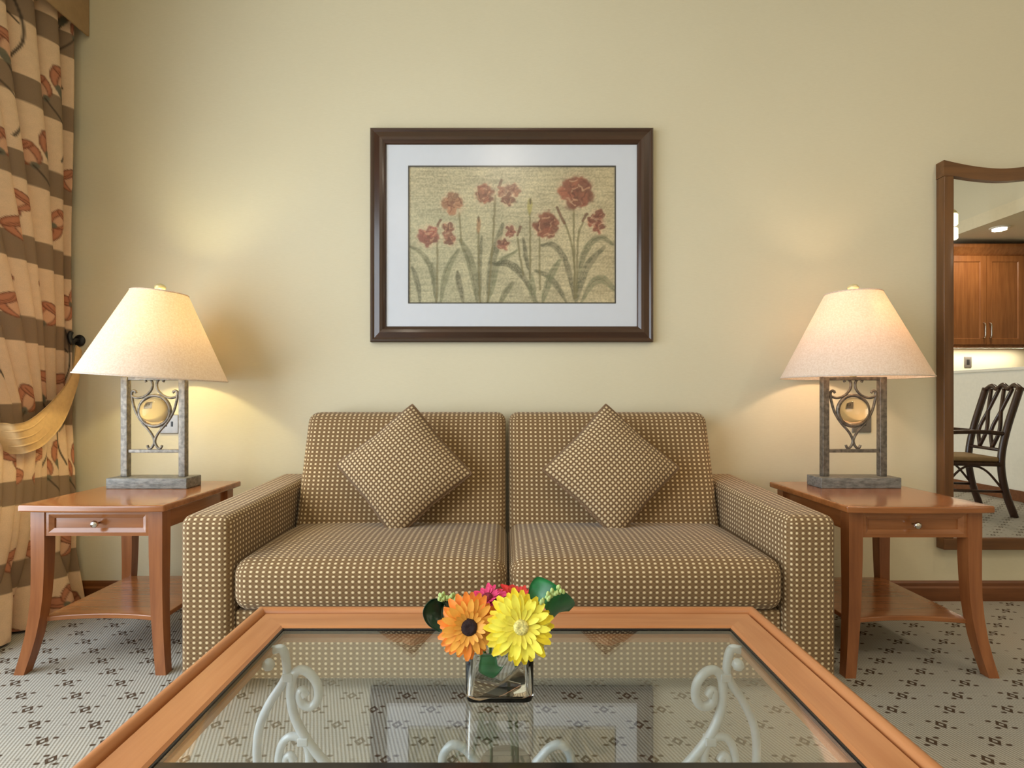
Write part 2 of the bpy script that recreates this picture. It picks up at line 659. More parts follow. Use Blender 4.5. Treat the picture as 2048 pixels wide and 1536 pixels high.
# kitchen side, seen in the mirror
KX, KY = 4.7, -1.0
struct('wall_kitchen', box(4.62, RX, FY, KY, 0, CEIL_Z), M['wall'])
struct('ceiling_kitchen', box(4.58, RX, KY, WALL_Y, 2.6, 2.72), M['ceil'])
struct('wall_soffit', box(4.58, 4.70, KY, WALL_Y, 2.72, CEIL_Z), M['wall'])
hw = struct('wall_partition', box(KX, KX + .12, KY, 1.35, 0, 1.20), M['white'])
obj('cap', rbox((KX - .02, KY, 1.20), (KX + .14, 1.37, 1.23), .006), M['white'], hw)
struct('baseboard_partition', rbox((KX - .016, KY, 0), (KX, 1.35, .10), .004), M['base'])

# ------------------------------------------------------------------ sofa
SOFA_Y = 1.741
sofa = thing('sofa', (0.01, 2.15, 0), 'brown two-seat sofa upholstered in cream-dotted fabric against the wall', 'sofa')
for nm, (a, b) in (('arm', (-1.035, -.874)), ('arm', (.894, 1.056))):
    def wp(x, y, z):
        if z > .3: z += 0.027 * (y - SOFA_Y) / .82 * (z - .3) / .27
        return (x, y, z)
    obj(nm, rbox((a, SOFA_Y, .035), (b, 2.555, .573), .032, 6, wp), M['sofa'], sofa, smooth='all')
obj('base_frame', rbox((-.873, 1.775, .04), (.893, 2.5, .262), .01, 2), M['sofa'], sofa, smooth=True)
for (a, b) in ((-.871, .0075), (.0125, .891)):
    mx = (a + b) / 2

    def ws(x, y, z, mx=mx, h=(b - a) / 2):
        fx = 1 - min(1, abs((x - mx) / h)) ** 4
        fy = math.sin(max(0, min(1, (y - 1.73) / .56)) * PI)
        if z > .35: z += .022 * fx * fy
        if y < 1.9: y -= .014 * fx * math.sin(max(0, min(1, (z - .255) / .2)) * PI)
        return (x, y, z)
    obj('seat_cushion', rbox((a, 1.737, .266), (b, 2.30, .432), .05, 8, ws, 5), M['sofa'], sofa, smooth='all')

    def wb(x, y, z, mx=mx, h=(b - a) / 2):
        fx = 1 - min(1, abs((x - mx) / h)) ** 4
        fz = math.sin(max(0, min(1, (z - .38) / .5)) * PI)
        if y < .06: y -= .016 * fx * fz
        return (x, 2.247 + y + (z - .412) * .345, z)
    obj('back_cushion', rbox((a + .004, 0, .30), (b - .004, .135, .884), .042, 8, wb, 5), M['sofa'], sofa, smooth='all')
for (x, y) in ((-.96, 1.80), (.975, 1.80), (-.96, 2.48), (.975, 2.48)):
    obj('foot', lathe([(.022, 0), (.026, .006), (.026, .036)], (x, y, 0), 16), M['dark_z'], sofa, smooth=True)


def pillow(px, py, roll, label):
    c = P(px, py, 2.195)
    t = thing('throw_pillow', c, label, 'pillow', 'dotted throw pillows on the sofa')
    a, H, n = .194, .072, 22
    Rm = Matrix.Rotation(math.radians(-19), 3, 'X') @ Matrix.Rotation(roll, 3, 'Y')

    def q(u, v, s):
        e = (1 - abs(u) ** 2.6) * (1 - abs(v) ** 2.6)
        pin = 1 - .05 * (abs(u) ** 2 * (1 - abs(v)) + abs(v) ** 2 * (1 - abs(u)))
        return c + Rm @ Vector((u * a * pin, s * H * max(e, 0) ** .55, v * a * pin))
    V, FF, UV = [], [], []
    for s in (-1, 1):
        o = len(V)
        cs = [math.sin(PI / 2 * (2 * i / n - 1)) for i in range(n + 1)]
        for j in cs:
            for i in cs:
                V.append(q(i, j, s))
        for j in range(n):
            for i in range(n):
                f = [o + j * (n + 1) + i, o + j * (n + 1) + i + 1, o + (j + 1) * (n + 1) + i + 1, o + (j + 1) * (n + 1) + i]
                uv = [(cs[i] * a, cs[j] * a), (cs[i + 1] * a, cs[j] * a), (cs[i + 1] * a, cs[j + 1] * a), (cs[i] * a, cs[j + 1] * a)]
                if s == 1: f.reverse(); uv.reverse()
                FF.append(tuple(f)); UV += uv
    obj('cover', (V, FF), M['pillow'], t, smooth='all', uv=UV)
    ring = []
    m = 14
    for (u0, v0, u1, v1) in ((-1, -1, 1, -1), (1, -1, 1, 1), (1, 1, -1, 1), (-1, 1, -1, -1)):
        for i in range(m):
            f = i / m
            f = .5 - .5 * math.cos(PI * f)
            u, v = u0 + (u1 - u0) * f, v0 + (v1 - v0) * f
            k = 1 - .012 * (abs(u * v) ** 6)
            ring.append(q(u * k, v * k, 0))
    obj('piping', tube(ring, .0042, 6, True), M['piping'], t, smooth='all')
    return t


pillow(808, 938, math.radians(45 + 4), 'dotted throw pillow on its corner, nearer the lamp beside the curtain')
pillow(1222, 938, math.radians(45 - 1), 'dotted throw pillow on its corner, nearer the tall mirror')

# ------------------------------------------------------------------ end tables
TC = Vector((-1.42, 2.16, 0))
TOPZ = .581


def end_table():
    t = thing('end_table', TC, 'cherry end table with splayed legs beside the curtain, its drawer lit lilac by daylight', 'end table', 'end tables flanking the sofa')
    x0, x1, y0, y1 = TC.x - .252, TC.x + .252, 1.885, 2.435
    top = rbox((x0, y0, TOPZ - .024), (x1, y1, TOPZ), .006, 10,
               lambda x, y, z: (x, y - (.016 * (1 - ((x - TC.x) / .252) ** 2) if y < 2.1 else 0) , z - 0))
    obj('tabletop', top, M['wood_x'], t, smooth=True)
    lx, ly = .205, .225
    for sx in (-1, 1):
        for sy in (-1, 1):
            lv, lf = [], []
            prof = [(.557, 0, .024), (.48, 0, .024), (.40, .0, .0235), (.33, .001, .0225), (.26, .003, .0215), (.19, .008, .0205),
                    (.12, .016, .0195), (.06, .026, .0185), (0, .038, .0175)]
            for (z, o, h) in prof:
                cx, cy = TC.x + sx * (lx + o), TC.y + sy * (ly + o)
                lv += [(cx - h, cy - h, z), (cx + h, cy - h, z), (cx + h, cy + h, z), (cx - h, cy + h, z)]
            for i in range(len(prof) - 1):
                for k in range(4):
                    a, b = i * 4 + k, i * 4 + (k + 1) % 4
                    lf.append((a, a + 4, b + 4, b))
            lf.append((0, 1, 2, 3)); n = len(lv)
            lf.append((n - 1, n - 2, n - 3, n - 4))
            obj('leg', (lv, lf), M['wood_z'], t, smooth=0.5)
    X0, X1 = TC.x - lx + .022, TC.x + lx - .022
    Y0, Y1 = TC.y - ly + .022, TC.y + ly - .022
    for s in (-1, 1):
        xx = TC.x + s * lx
        obj('side_apron', box(xx - .009, xx + .009, Y0, Y1, .485, .557), M['wood_y'], t)
    obj('back_apron', box(X0, X1, TC.y + ly - .009, TC.y + ly + .009, .485, .557), M['wood_x'], t)
    # drawer: bevelled frame around a sunk panel
    yf = TC.y - ly - .020
    dr = obj('drawer', box(X0 + .002, X1 - .002, yf + .012, yf + .03, .468, .555), M['wood_x'], t)
    c = [(X0 + .002, .468), (X1 - .002, .468), (X1 - .002, .555), (X0 + .002, .555)]
    dg = [(1, 1), (-1, 1), (-1, -1), (1, -1)]
    pf = [(0, .0125), (0, 0), (.012, 0), (.026, .008), (.026, .0125)]
    for i in range(4):
        j = (i + 1) % 4
        obj('moulding', rail(c[i], c[j], dg[i], dg[j], pf, lambda a, b, h: (a, yf + h, b)), M['wood_x'], dr)
    kx, kz = TC.x, .512
    kn = lathe([(.004, 0), (.004, .014), (.011, .018), (.013, .024), (.010, .030), (0, .032)], (0, 0, 0), 20)
    obj('knob', ([(kx + p[0], yf + .010 - p[2], kz + p[1]) for p in kn[0]], [tuple(reversed(f)) for f in kn[1]]), M['chrome'], dr, smooth='all')
    # shelf with a hollowed front edge
    sx0, sx1 = TC.x - lx - .004, TC.x + lx + .004
    sh = rbox((sx0, 1.935, .160), (sx1, 2.385, .178), .004, 10,
              lambda x, y, z: (x, y + (.030 * (1 - ((x - TC.x) / .209) ** 2) if y < 2.1 else 0), z))
    obj('shelf', sh, M['wood_x'], t, smooth=True)
    return t


et = end_table()
et2 = copy_tree(et)
et2.location = (1.412, 2.14, 0)
et2['label'] = 'cherry end table with splayed legs in front of the tall mirror'

# ------------------------------------------------------------------ table lamps
LC = Vector((-1.447, 2.272, TOPZ))


def table_lamp():
    t = thing('table_lamp', LC, 'lit table lamp with yellow-green glow in its shade, beside the curtain', 'lamp', 'table lamps with pewter scroll stands')
    x, y, z = LC
    obj('base', rbox((x - .163, y - .054, z), (x + .163, y + .054, z + .043), .003), M['stone'], t, smooth=True)
    for s in (-1, 1):
        obj('post', rbox((x + s * .119 - .0135, y - .0135, z + .043), (x + s * .119 + .0135, y + .0135, z + .455), .002), M['iron'], t, smooth=True)
    obj('top_bar', rbox((x - .1055, y - .010, z + .440), (x + .1055, y + .010, z + .455), .002), M['iron'], t, smooth=True)
    obj('cross_bar', rbox((x - .1055, y - .008, z + .141), (x + .1055, y + .008, z + .155), .002), M['iron'], t, smooth=True)
    k = .000374
    zc = .314

    def q(pts, s):
        return spline([(x + s * (a - 593) * k, y, z + zc - (b - 550) * k) for a, b in pts], 5)
    ly = [(392, 352), (372, 330), (345, 345), (347, 420), (385, 560), (455, 680), (545, 785), (590, 880), (565, 950), (530, 965), (512, 932)]
    up = [(500, 232), (492, 205), (525, 188), (566, 235), (560, 310), (500, 378), (420, 408), (355, 392), (338, 355), (360, 326), (390, 338)]
    for s in (-1, 1):
        obj('scroll', tube(q(ly, -s), .0052, 8), M['iron'], t, smooth='all')
        obj('scroll', tube(q(up, -s), .0052, 8), M['iron'], t, smooth='all')
    ring = [(x + .0635 * math.cos(a), y, z + zc + .0635 * math.sin(a)) for a in [2 * PI * i / 40 for i in range(40)]]
    rg = obj('ring', tube(ring, .0075, 8, True), M['iron'], t, smooth='all')
    sp = lathe([(.054 * math.sin(PI * i / 16), -.054 * math.cos(PI * i / 16)) for i in range(17)], (x, y, z + zc), 28)
    obj('glass_ball', sp, M['ball'], rg, smooth='all')
    # shade, an open cone with wall thickness, and its carrier
    zb, zt, rb, rt, th = .452, .800, .272, .104, .0025
    sh = obj('shade', lathe([(rb, zb), (rb - .04, zb + (zt - zb) * .238), (rt, zt), (rt - th, zt), (rb - .04 - th, zb + (zt - zb) * .238), (rb - th, zb)], LC, 64, True), M['shade'], t, smooth=0.6)
    sh['label'] = 'linen cone lampshade'
    for (r, zz, rr) in ((rb, zb, .0028), (rt, zt, .0028)):
        obj('rim', tube([(x + r * math.cos(2 * PI * i / 64), y + r * math.sin(2 * PI * i / 64), z + zz) for i in range(64)], rr, 6, True), M['shade'], sh, smooth='all')
    sp3 = []
    for i in range(3):
        a = 2 * PI * i / 3 + .4
        sp3.append(tube([(x, y, z + zt - .012), (x + (rt - .002) * math.cos(a), y + (rt - .002) * math.sin(a), z + zt - .002)], .002, 6))
    obj('spider', join(*sp3), M['brass'], sh, smooth=True)
    obj('finial', lathe([(.005, zt - .014), (.005, zt + .012), (.018, zt + .016), (.022, zt + .026), (.015, zt + .036), (0, zt + .041)], LC, 20), M['brass'], t, smooth='all')
    obj('socket', lathe([(.012, .455), (.016, .47), (.016, .56), (.019, .565), (.019, .60)], LC, 18), M['brass'], t, smooth=True)
    hp = spline([(x - .012, y, z + .47), (x - .06, y, z + .56), (x - .066, y, z + .68), (x - .03, y, z + .77), (x, y, z + .788),
                 (x + .03, y, z + .77), (x + .066, y, z + .68), (x + .06, y, z + .56), (x + .012, y, z + .47)], 5)
    obj('harp', tube(hp, .0018, 6), M['brass'], t, smooth='all')
    return t


lamp = table_lamp()
lamp2 = copy_tree(lamp)
lamp2.location = (1.446, 2.285, TOPZ)
lamp2['label'] = 'lit table lamp with pinkish linen shade, beside the tall mirror'
for o, e, c, tilt in ((lamp, 8.5, (1.0, 0.87, 0.42), math.radians(3.6)), (lamp2, 6.0, (1.0, 0.71, 0.46), 0)):
    l = bpy.data.lights.new('lamp_bulb', 'POINT')
    l.energy = e
    l.color = c
    l.shadow_soft_size = .03
    lo = bpy.data.objects.new('bulb_light', l)
    COL.objects.link(lo)
    lo.parent = o
    lo.location = (0, 0, .665)
    if tilt:
        for ch in o.children:
            if ch.name.split('.')[0] in ('shade', 'finial'):
                piv = Vector((0, 0, .46))
                ch.matrix_local = Matrix.Translation(piv) @ Matrix.Rotation(tilt, 4, 'Y') @ Matrix.Translation(-piv)

# ------------------------------------------------------------------ wall sockets
for (px, py, lab) in ((340, 848, 'grey metal wall socket behind the lamp beside the curtain'), (1722, 846, 'grey metal wall socket behind the lamp beside the mirror')):
    c = P(px, py, WALL_Y)
    t = thing('wall_socket', c, lab, 'socket', 'metal wall sockets')
    obj('plate', rbox((c.x - .044, WALL_Y - .008, c.z - .044), (c.x + .044, WALL_Y, c.z + .044), .003), M['plate'], t, smooth=True)
    for dx in (-.014, .014):
        obj('slot', rbox((c.x + dx - .005, WALL_Y - .0095, c.z - .012), (c.x + dx + .005, WALL_Y - .0075, c.z + .012), .0008), M['black'], t)

# ------------------------------------------------------------------ framed picture
pic_c = P(1024, 470, 2.55)
PX0, PX1 = (740 - CX) * 2.55 / F, (1307 - CX) * 2.55 / F
PZ0, PZ1 = CH - (684 - CY) * 2.55 / F, CH - (255 - CY) * 2.55 / F
pic = thing('framed_picture', (pic_c.x, WALL_Y - .02, PZ0), 'framed botanical print of red lilies in a dark wood frame above the sofa', 'picture')
cor = [(PX0, PZ0), (PX1, PZ0), (PX1, PZ1), (PX0, PZ1)]
dg = [(1, 1), (-1, 1), (-1, -1), (1, -1)]
fp = [(0, 0), (0, .026), (.005, .032), (.012, .032), (.020, .028), (.045, .035), (.058, .033), (.066, .026), (.070, .024), (.0745, .017), (.0745, 0)]
for i in range(4):
    j = (i + 1) % 4
    obj('frame_rail', rail(cor[i], cor[j], dg[i], dg[j], fp, lambda a, b, h: (a, WALL_Y - .002 - h, b)), M['dark_x'] if i % 2 == 0 else M['dark_z'], pic, smooth=0.35)
AX0, AX1 = (816 - CX) * 2.562 / F, (1232 - CX) * 2.562 / F
AZ0, AZ1 = CH - (607 - CY) * 2.562 / F, CH - (331 - CY) * 2.562 / F
mc = [(PX0 + .07, PZ0 + .07), (PX1 - .07, PZ0 + .07), (PX1 - .07, PZ1 - .07), (PX0 + .07, PZ1 - .07)]
ac = [(AX0, AZ0), (AX1, AZ0), (AX1, AZ1), (AX0, AZ1)]
mv, mf = [], []
for yy in (WALL_Y - .017, WALL_Y - .014):
    mv += [(a, yy, b) for a, b in mc] + [(a, yy, b) for a, b in ac]
for i in range(4):
    j = (i + 1) % 4
    mf += [(i, j, 4 + j, 4 + i), (8 + i, 12 + i, 12 + j, 8 + j), (4 + i, 4 + j, 12 + j, 12 + i), (i, 8 + i, 8 + j, j)]
obj('mount', (mv, mf), M['mat'], pic)
for i in range(4):
    j = (i + 1) % 4
    obj('fillet', rail(ac[i], ac[j], dg[i], dg[j], [(0, .010), (0, .0175), (.005, .0165), (.005, .010)], lambda a, b, h: (a, WALL_Y - h, b)), M['black'], pic)
obj('glazing', box(PX0 + .0735, PX1 - .0735, WALL_Y - .0215, WALL_Y - .020, PZ0 + .0735, PZ1 - .0735), M['pglass'], pic)


def grid_print(name, put, nu, nv, colors, m, parent):
    V = [put(i / (nu - 1), j / (nv - 1)) for j in range(nv) for i in range(nu)]
    FF = [(j * nu + i, j * nu + i + 1, (j + 1) * nu + i + 1, (j + 1) * nu + i) for j in range(nv - 1) for i in range(nu - 1)]
    o = obj(name, (V, FF), m, parent, smooth='all')
    me = o.data
    a = me.attributes.new('print', 'FLOAT_COLOR', 'POINT')
    c = np.ones((nu * nv, 4), dtype=np.float32)
    c[:, :3] = np.clip(colors.reshape(-1, 3), 0, 1)
    a.data.foreach_set('color', c.ravel())
    l = me.uv_layers.new(name='UVMap')
    vi = np.empty(len(me.loops), dtype=np.int32)
    me.loops.foreach_get('vertex_index', vi)
    uv = np.stack([(vi % nu) / (nu - 1), (vi // nu) / (nv - 1)], 1)
    l.data.foreach_set('uv', uv.astype(np.float32).ravel())
    return o


rng = np.random.default_rng(5)


def smooth_noise(h, w, cells_h, cells_w):
    g = rng.random((cells_h + 2, cells_w + 2))
    yy, xx = np.linspace(0, cells_h, h), np.linspace(0, cells_w, w)
    y0, x0 = yy.astype(int), xx.astype(int)
    fy, fx = (yy - y0)[:, None], (xx - x0)[None]
    fy, fx = fy * fy * (3 - 2 * fy), fx * fx * (3 - 2 * fx)
    a, b = g[y0][:, x0], g[y0][:, x0 + 1]
    c, d = g[y0 + 1][:, x0], g[y0 + 1][:, x0 + 1]
    return (a * (1 - fx) + b * fx) * (1 - fy) + (c * (1 - fx) + d * fx) * fy


def lin(c):
    c = np.asarray(c, dtype=float) / 255
    return np.where(c <= .04045, c / 12.92, ((c + .055) / 1.055) ** 2.4)


class Canvas:
    def __init__(s, X, Y, bg): s.X, s.Y, s.c = X, Y, bg

    def blend(s, a, col):
        a = np.clip(a, 0, 1)[..., None]
        s.c = s.c * (1 - a) + lin(col) * a

    def poly(s, pts, width, col, alpha=1.0, soft=3.0, tex=None, taper=None):
        """brush along a smoothed line; taper(t) scales the half width"""
        q = np.array([tuple(p)[:2] for p in spline([(a, b, 0) for a, b in pts], 5)])
        D = np.full(s.X.shape, 1e9)
        n = len(q) - 1
        for i in range(n):
            ax_, ay_ = q[i]; bx, by = q[i + 1]
            pad = width + 3 * soft
            lo_x, hi_x = min(ax_, bx) - pad, max(ax_, bx) + pad
            lo_y, hi_y = min(ay_, by) - pad, max(ay_, by) + pad
            m = (s.X > lo_x) & (s.X < hi_x) & (s.Y > lo_y) & (s.Y < hi_y)
            if not m.any(): continue
            dx, dy = bx - ax_, by - ay_
            t = np.clip(((s.X[m] - ax_) * dx + (s.Y[m] - ay_) * dy) / (dx * dx + dy * dy + 1e-9), 0, 1)
            d = np.hypot(s.X[m] - ax_ - t * dx, s.Y[m] - ay_ - t * dy)
            T = (i + t) / n
            D[m] = np.minimum(D[m], d - width * (taper(T) if taper else 1))
        a = np.clip(.5 - D / soft, 0, 1) * alpha
        if tex is not None: a = a * tex
        s.blend(a, col)

    def ell(s, cx, cy, rx, ry, ang, col, alpha=1.0, soft=.25, tex=None):
        c_, s_ = math.cos(ang), math.sin(ang)
        R = max(rx, ry) * (1 + soft)
        m = (np.abs(s.X - cx) < R) & (np.abs(s.Y - cy) < R)
        if not m.any(): return
        dx, dy = s.X[m] - cx, s.Y[m] - cy
        d = np.hypot((dx * c_ + dy * s_) / rx, (-dx * s_ + dy * c_) / ry)
        a = np.clip((1 - d) / soft + .5, 0, 1) * alpha
        if tex is not None: a = a * tex[m]
        s.c[m] = s.c[m] * (1 - a[:, None]) + lin(col) * a[:, None]


def make_art():
    W, H = 440, 292
    xs, ys = np.linspace(85, 1965, W), np.linspace(1310, 65, H)
    X, Y = np.meshgrid(xs, ys)
    n1 = smooth_noise(H, W, 9, 14); n2 = smooth_noise(H, W, 60, 30); n3 = smooth_noise(H, W, 120, 180)
    st = smooth_noise(H, W, 110, 12)
    base = lin((196, 184, 148))[None, None] * (1 + .28 * (n1 - .5) + .22 * (st - .5) + .20 * (n3 - .5))[..., None]
    gx = np.clip((X - 1100) / 900, 0, 1)[..., None]
    base = base * (1 - .3 * gx) + lin((196, 160, 104)) * .3 * gx
    gl = np.clip((Y - 250) / 300, 0, 1)[..., None] * np.clip((1300 - X) / 900, 0, 1)[..., None]
    base = base * (1 - .3 * gl) + lin((176, 180, 146)) * .3 * gl
    WX, WY = [26 * (smooth_noise(H, W, 26, 40) - .5) + 14 * (smooth_noise(H, W, 60, 90) - .5) for _ in (0, 1)]
    X0_, Y0_ = X, Y
    X, Y = X + .3 * WX, Y + .3 * WY
    C = Canvas(X, Y, base)
    tex = np.clip(.25 + 1.25 * n3 * (.35 + n2), .15, 1)
    leaves = [([(95, 790), (200, 850), (290, 1000), (340, 1310)], 20), ([(120, 980), (170, 1130), (195, 1320)], 22),
              ([(540, 820), (450, 980), (400, 1150), (380, 1320)], 26), ([(530, 1020), (550, 1150), (590, 1320)], 24),
              ([(560, 740), (640, 900), (700, 1150), (712, 1320)], 34), ([(940, 590), (880, 800), (830, 1000), (800, 1320)], 30),
              ([(1070, 830), (900, 950), (850, 1150), (800, 1320)], 22), ([(860, 950), (1000, 950), (1120, 1060), (1270, 1320)], 30),
              ([(1030, 1120), (960, 1220), (910, 1320)], 24), ([(1240, 1010), (1360, 1070), (1450, 1180), (1530, 1320)], 24),
              ([(1460, 920), (1390, 1030), (1330, 1200), (1300, 1320)], 28), ([(1290, 780), (1400, 780), (1500, 900), (1560, 1100), (1600, 1320)], 24),
              ([(1940, 770), (1830, 710), (1720, 780), (1650, 950), (1610, 1200)], 26), ([(1860, 800), (1720, 950), (1640, 1150), (1600, 1320)], 30),
              ([(1965, 1190), (1850, 1090), (1750, 1130), (1640, 1320)], 32), ([(1130, 720), (1150, 880), (1190, 1050)], 18),
              ([(300, 950), (330, 1130), (340, 1320)], 26), ([(750, 700), (730, 1000), (740, 1320)], 18), ([(1200, 1050), (1210, 1200), (1240, 1320)], 30)]
    tp = lambda t: np.sin(np.clip(t * .9 + .1, 0, 1) * PI) ** .7
    cols = [(112, 112, 80), (96, 96, 70), (122, 124, 90), (88, 86, 62)]
    for i, (p, wd) in enumerate(leaves):
        C.poly(p, wd * 1.15, cols[i % 4], .85, 12, tex, tp)
        C.poly([(a - wd * .35, b) for a, b in p], wd * .14, (86, 84, 54), .55, 6, tex, tp)
    stems = [[(345, 640), (348, 900), (340, 1310)], [(545, 490), (556, 640), (565, 760)], [(870, 335), (862, 560), (848, 780), (805, 1310)],
             [(720, 660), (724, 900), (735, 1310)], [(1075, 720), (1100, 900), (1130, 1060)], [(1186, 480), (1190, 760), (1190, 1080)],
             [(1275, 690), (1272, 900), (1278, 1180)], [(1582, 430), (1588, 800), (1595, 1260)], [(1500, 570), (1560, 740), (1588, 950), (1592, 1200)],
             [(1672, 575), (1630, 680), (1616, 900), (1608, 1250)]]
    for p in stems: C.poly(p, 9, (126, 116, 76), .85, 8, np.clip(tex + .25, 0, 1))
    for p in ([(375, 555), (350, 610)], [(930, 190), (905, 260)], [(1655, 165), (1665, 195)], [(1435, 440), (1500, 585)], [(1705, 495), (1665, 560)], [(1100, 615), (1078, 690)]):
        C.poly(p, 12, (112, 72, 50), .85, 8)
    C.ell(722, 600, 20, 68, 0, (170, 122, 80), .8, .5); C.ell(722, 545, 8, 30, 0, (96, 72, 48), .8, .6)
    C.ell(1186, 430, 22, 72, 0, (178, 164, 92), .9, .5); C.ell(1190, 385, 9, 30, 0, (92, 74, 40), .8, .6)
    fl = [(490, 400, 98, (168, 120, 88), 9), (270, 700, 92, (156, 88, 72), 8), (448, 635, 62, (142, 92, 72), 5), (460, 725, 60, (150, 98, 78), 5),
          (775, 320, 92, (158, 100, 74), 8), (960, 300, 68, (166, 112, 86), 5), (1035, 285, 70, (164, 112, 86), 5), (985, 370, 62, (152, 98, 74), 5),
          (1015, 650, 60, (140, 84, 70), 5), (950, 765, 60, (150, 92, 76), 5), (1610, 300, 150, (150, 86, 62), 15), (1340, 600, 112, (154, 88, 64), 11),
          (1800, 525, 68, (144, 76, 58), 5), (1800, 610, 66, (152, 84, 64), 5), (1740, 565, 46, (148, 84, 64), 3)]
    r2 = random.Random(3)
    C.X, C.Y = X0_ + WX, Y0_ + WY
    for (cx, cy, R, col, n) in fl:
        C.ell(cx, cy, R * 1.12, R * 1.08, 0, (222, 186, 150), .5, .45, np.clip(tex + .1, 0, 1))
        for k in range(n):
            a = 2 * PI * k / n + r2.uniform(-.3, .3)
            d = R * r2.uniform(.42, .58)
            v = r2.uniform(.82, 1.16)
            C.ell(cx + d * math.cos(a), cy + d * math.sin(a), R * r2.uniform(.46, .58), R * r2.uniform(.32, .44), a, tuple(min(255, q * v) for q in col), .92, .35)
            C.poly([(cx + .15 * d * math.cos(a), cy + .15 * d * math.sin(a)), (cx + d * math.cos(a + .1), cy + d * math.sin(a + .1)), (cx + 1.6 * d * math.cos(a), cy + 1.6 * d * math.sin(a))],
                   R * .04 + 2, (112, 48, 34), .6, 6, tex)
            b = a + PI / n
            C.poly([(cx + .7 * d * math.cos(b), cy + .7 * d * math.sin(b)), (cx + 1.35 * d * math.cos(b), cy + 1.35 * d * math.sin(b))], R * .045 + 2, (216, 160, 122), .55, 6)
        for k in range(n):
            a = r2.uniform(0, 2 * PI); d = R * r2.uniform(.2, .85); b = a + r2.uniform(.5, 1.1)
            e = [(cx + d * math.cos(a), cy + d * math.sin(a)), (cx + d * .95 * math.cos((a + b) / 2), cy + d * .95 * math.sin((a + b) / 2)), (cx + d * math.cos(b), cy + d * math.sin(b))]
            C.poly(e, R * .035 + 1.5, r2.choice([(104, 50, 36), (208, 160, 124), (122, 60, 44)]), .7, 6)
        C.ell(cx, cy, R * .2, R * .18, .4, (104, 50, 36), .5, .6)
    C.c *= (1 + .30 * (n3 - .5) + .16 * (st - .5))[..., None]
    return C.c, W, H


art, AW, AH = make_art()
grid_print('print', lambda u, v: (AX0 + u * (AX1 - AX0), WALL_Y - .011, AZ0 + v * (AZ1 - AZ0)), AW, AH, art, M['art'], pic)

# ------------------------------------------------------------------ tall mirror
mirr = thing('wall_mirror', (2.284, WALL_Y - .03, .248), 'tall wall mirror in a walnut frame with a dipped top edge', 'mirror')
MX0, MX1, MF = 2.020, 2.548, WALL_Y - .050
mxc, mhw = (MX0 + MX1) / 2, (MX1 - MX0) / 2
zo = lambda x: 2.003 + .040 * min(1, abs((x - mxc) / mhw)) ** 1.7
zi = lambda x: 1.946 + .024 * min(1, abs((x - mxc) / (mhw - .046))) ** 1.7
xs = [MX0 + (MX1 - MX0) * i / 24 for i in range(25)]
obj('top_rail', prism([(x, zi(max(MX0 + .046, min(MX1 - .046, x)))) for x in xs] + [(x, zo(x)) for x in reversed(xs)], 'y', WALL_Y - .002, MF), M['mir_x'], mirr)
obj('bottom_rail', rbox((MX0, MF, .248), (MX1, WALL_Y - .002, .302), .004), M['mir_x'], mirr, smooth=True)
for (a, b) in ((MX0, MX0 + .046), (MX1 - .046, MX1)):
    obj('stile', rbox((a, MF, .302), (b, WALL_Y - .002, 1.97), .004), M['mir_z'], mirr, smooth=True)
xi = [MX0 + .044 + (mhw * 2 - .088) * i / 16 for i in range(17)]
obj('mirror_glass', prism([(MX0 + .044, .30), (MX1 - .044, .30)] + [(x, zi(x) + .003) for x in reversed(xi)], 'y', WALL_Y - .030, WALL_Y - .036), M['mirror'], mirr)

# ------------------------------------------------------------------ curtain, tieback, pelmet
pel = thing('pelmet', (-1.95, 0, 2.64), 'plain brown fabric pelmet box above the printed curtain', 'pelmet')
obj('face_board', rbox((-1.957, -2.5, 2.64), (-1.947, WALL_Y - .004, 2.998), .003), M['pelmet'], pel)
obj('top_board', box(LEFT_X + .001, -1.957, -2.5, WALL_Y - .004, 2.97, 2.998), M['pelmet'], pel)
obj('end_board', box(LEFT_X + .001, -1.957, -2.5, -2.48, 2.64, 2.97), M['pelmet'], pel)


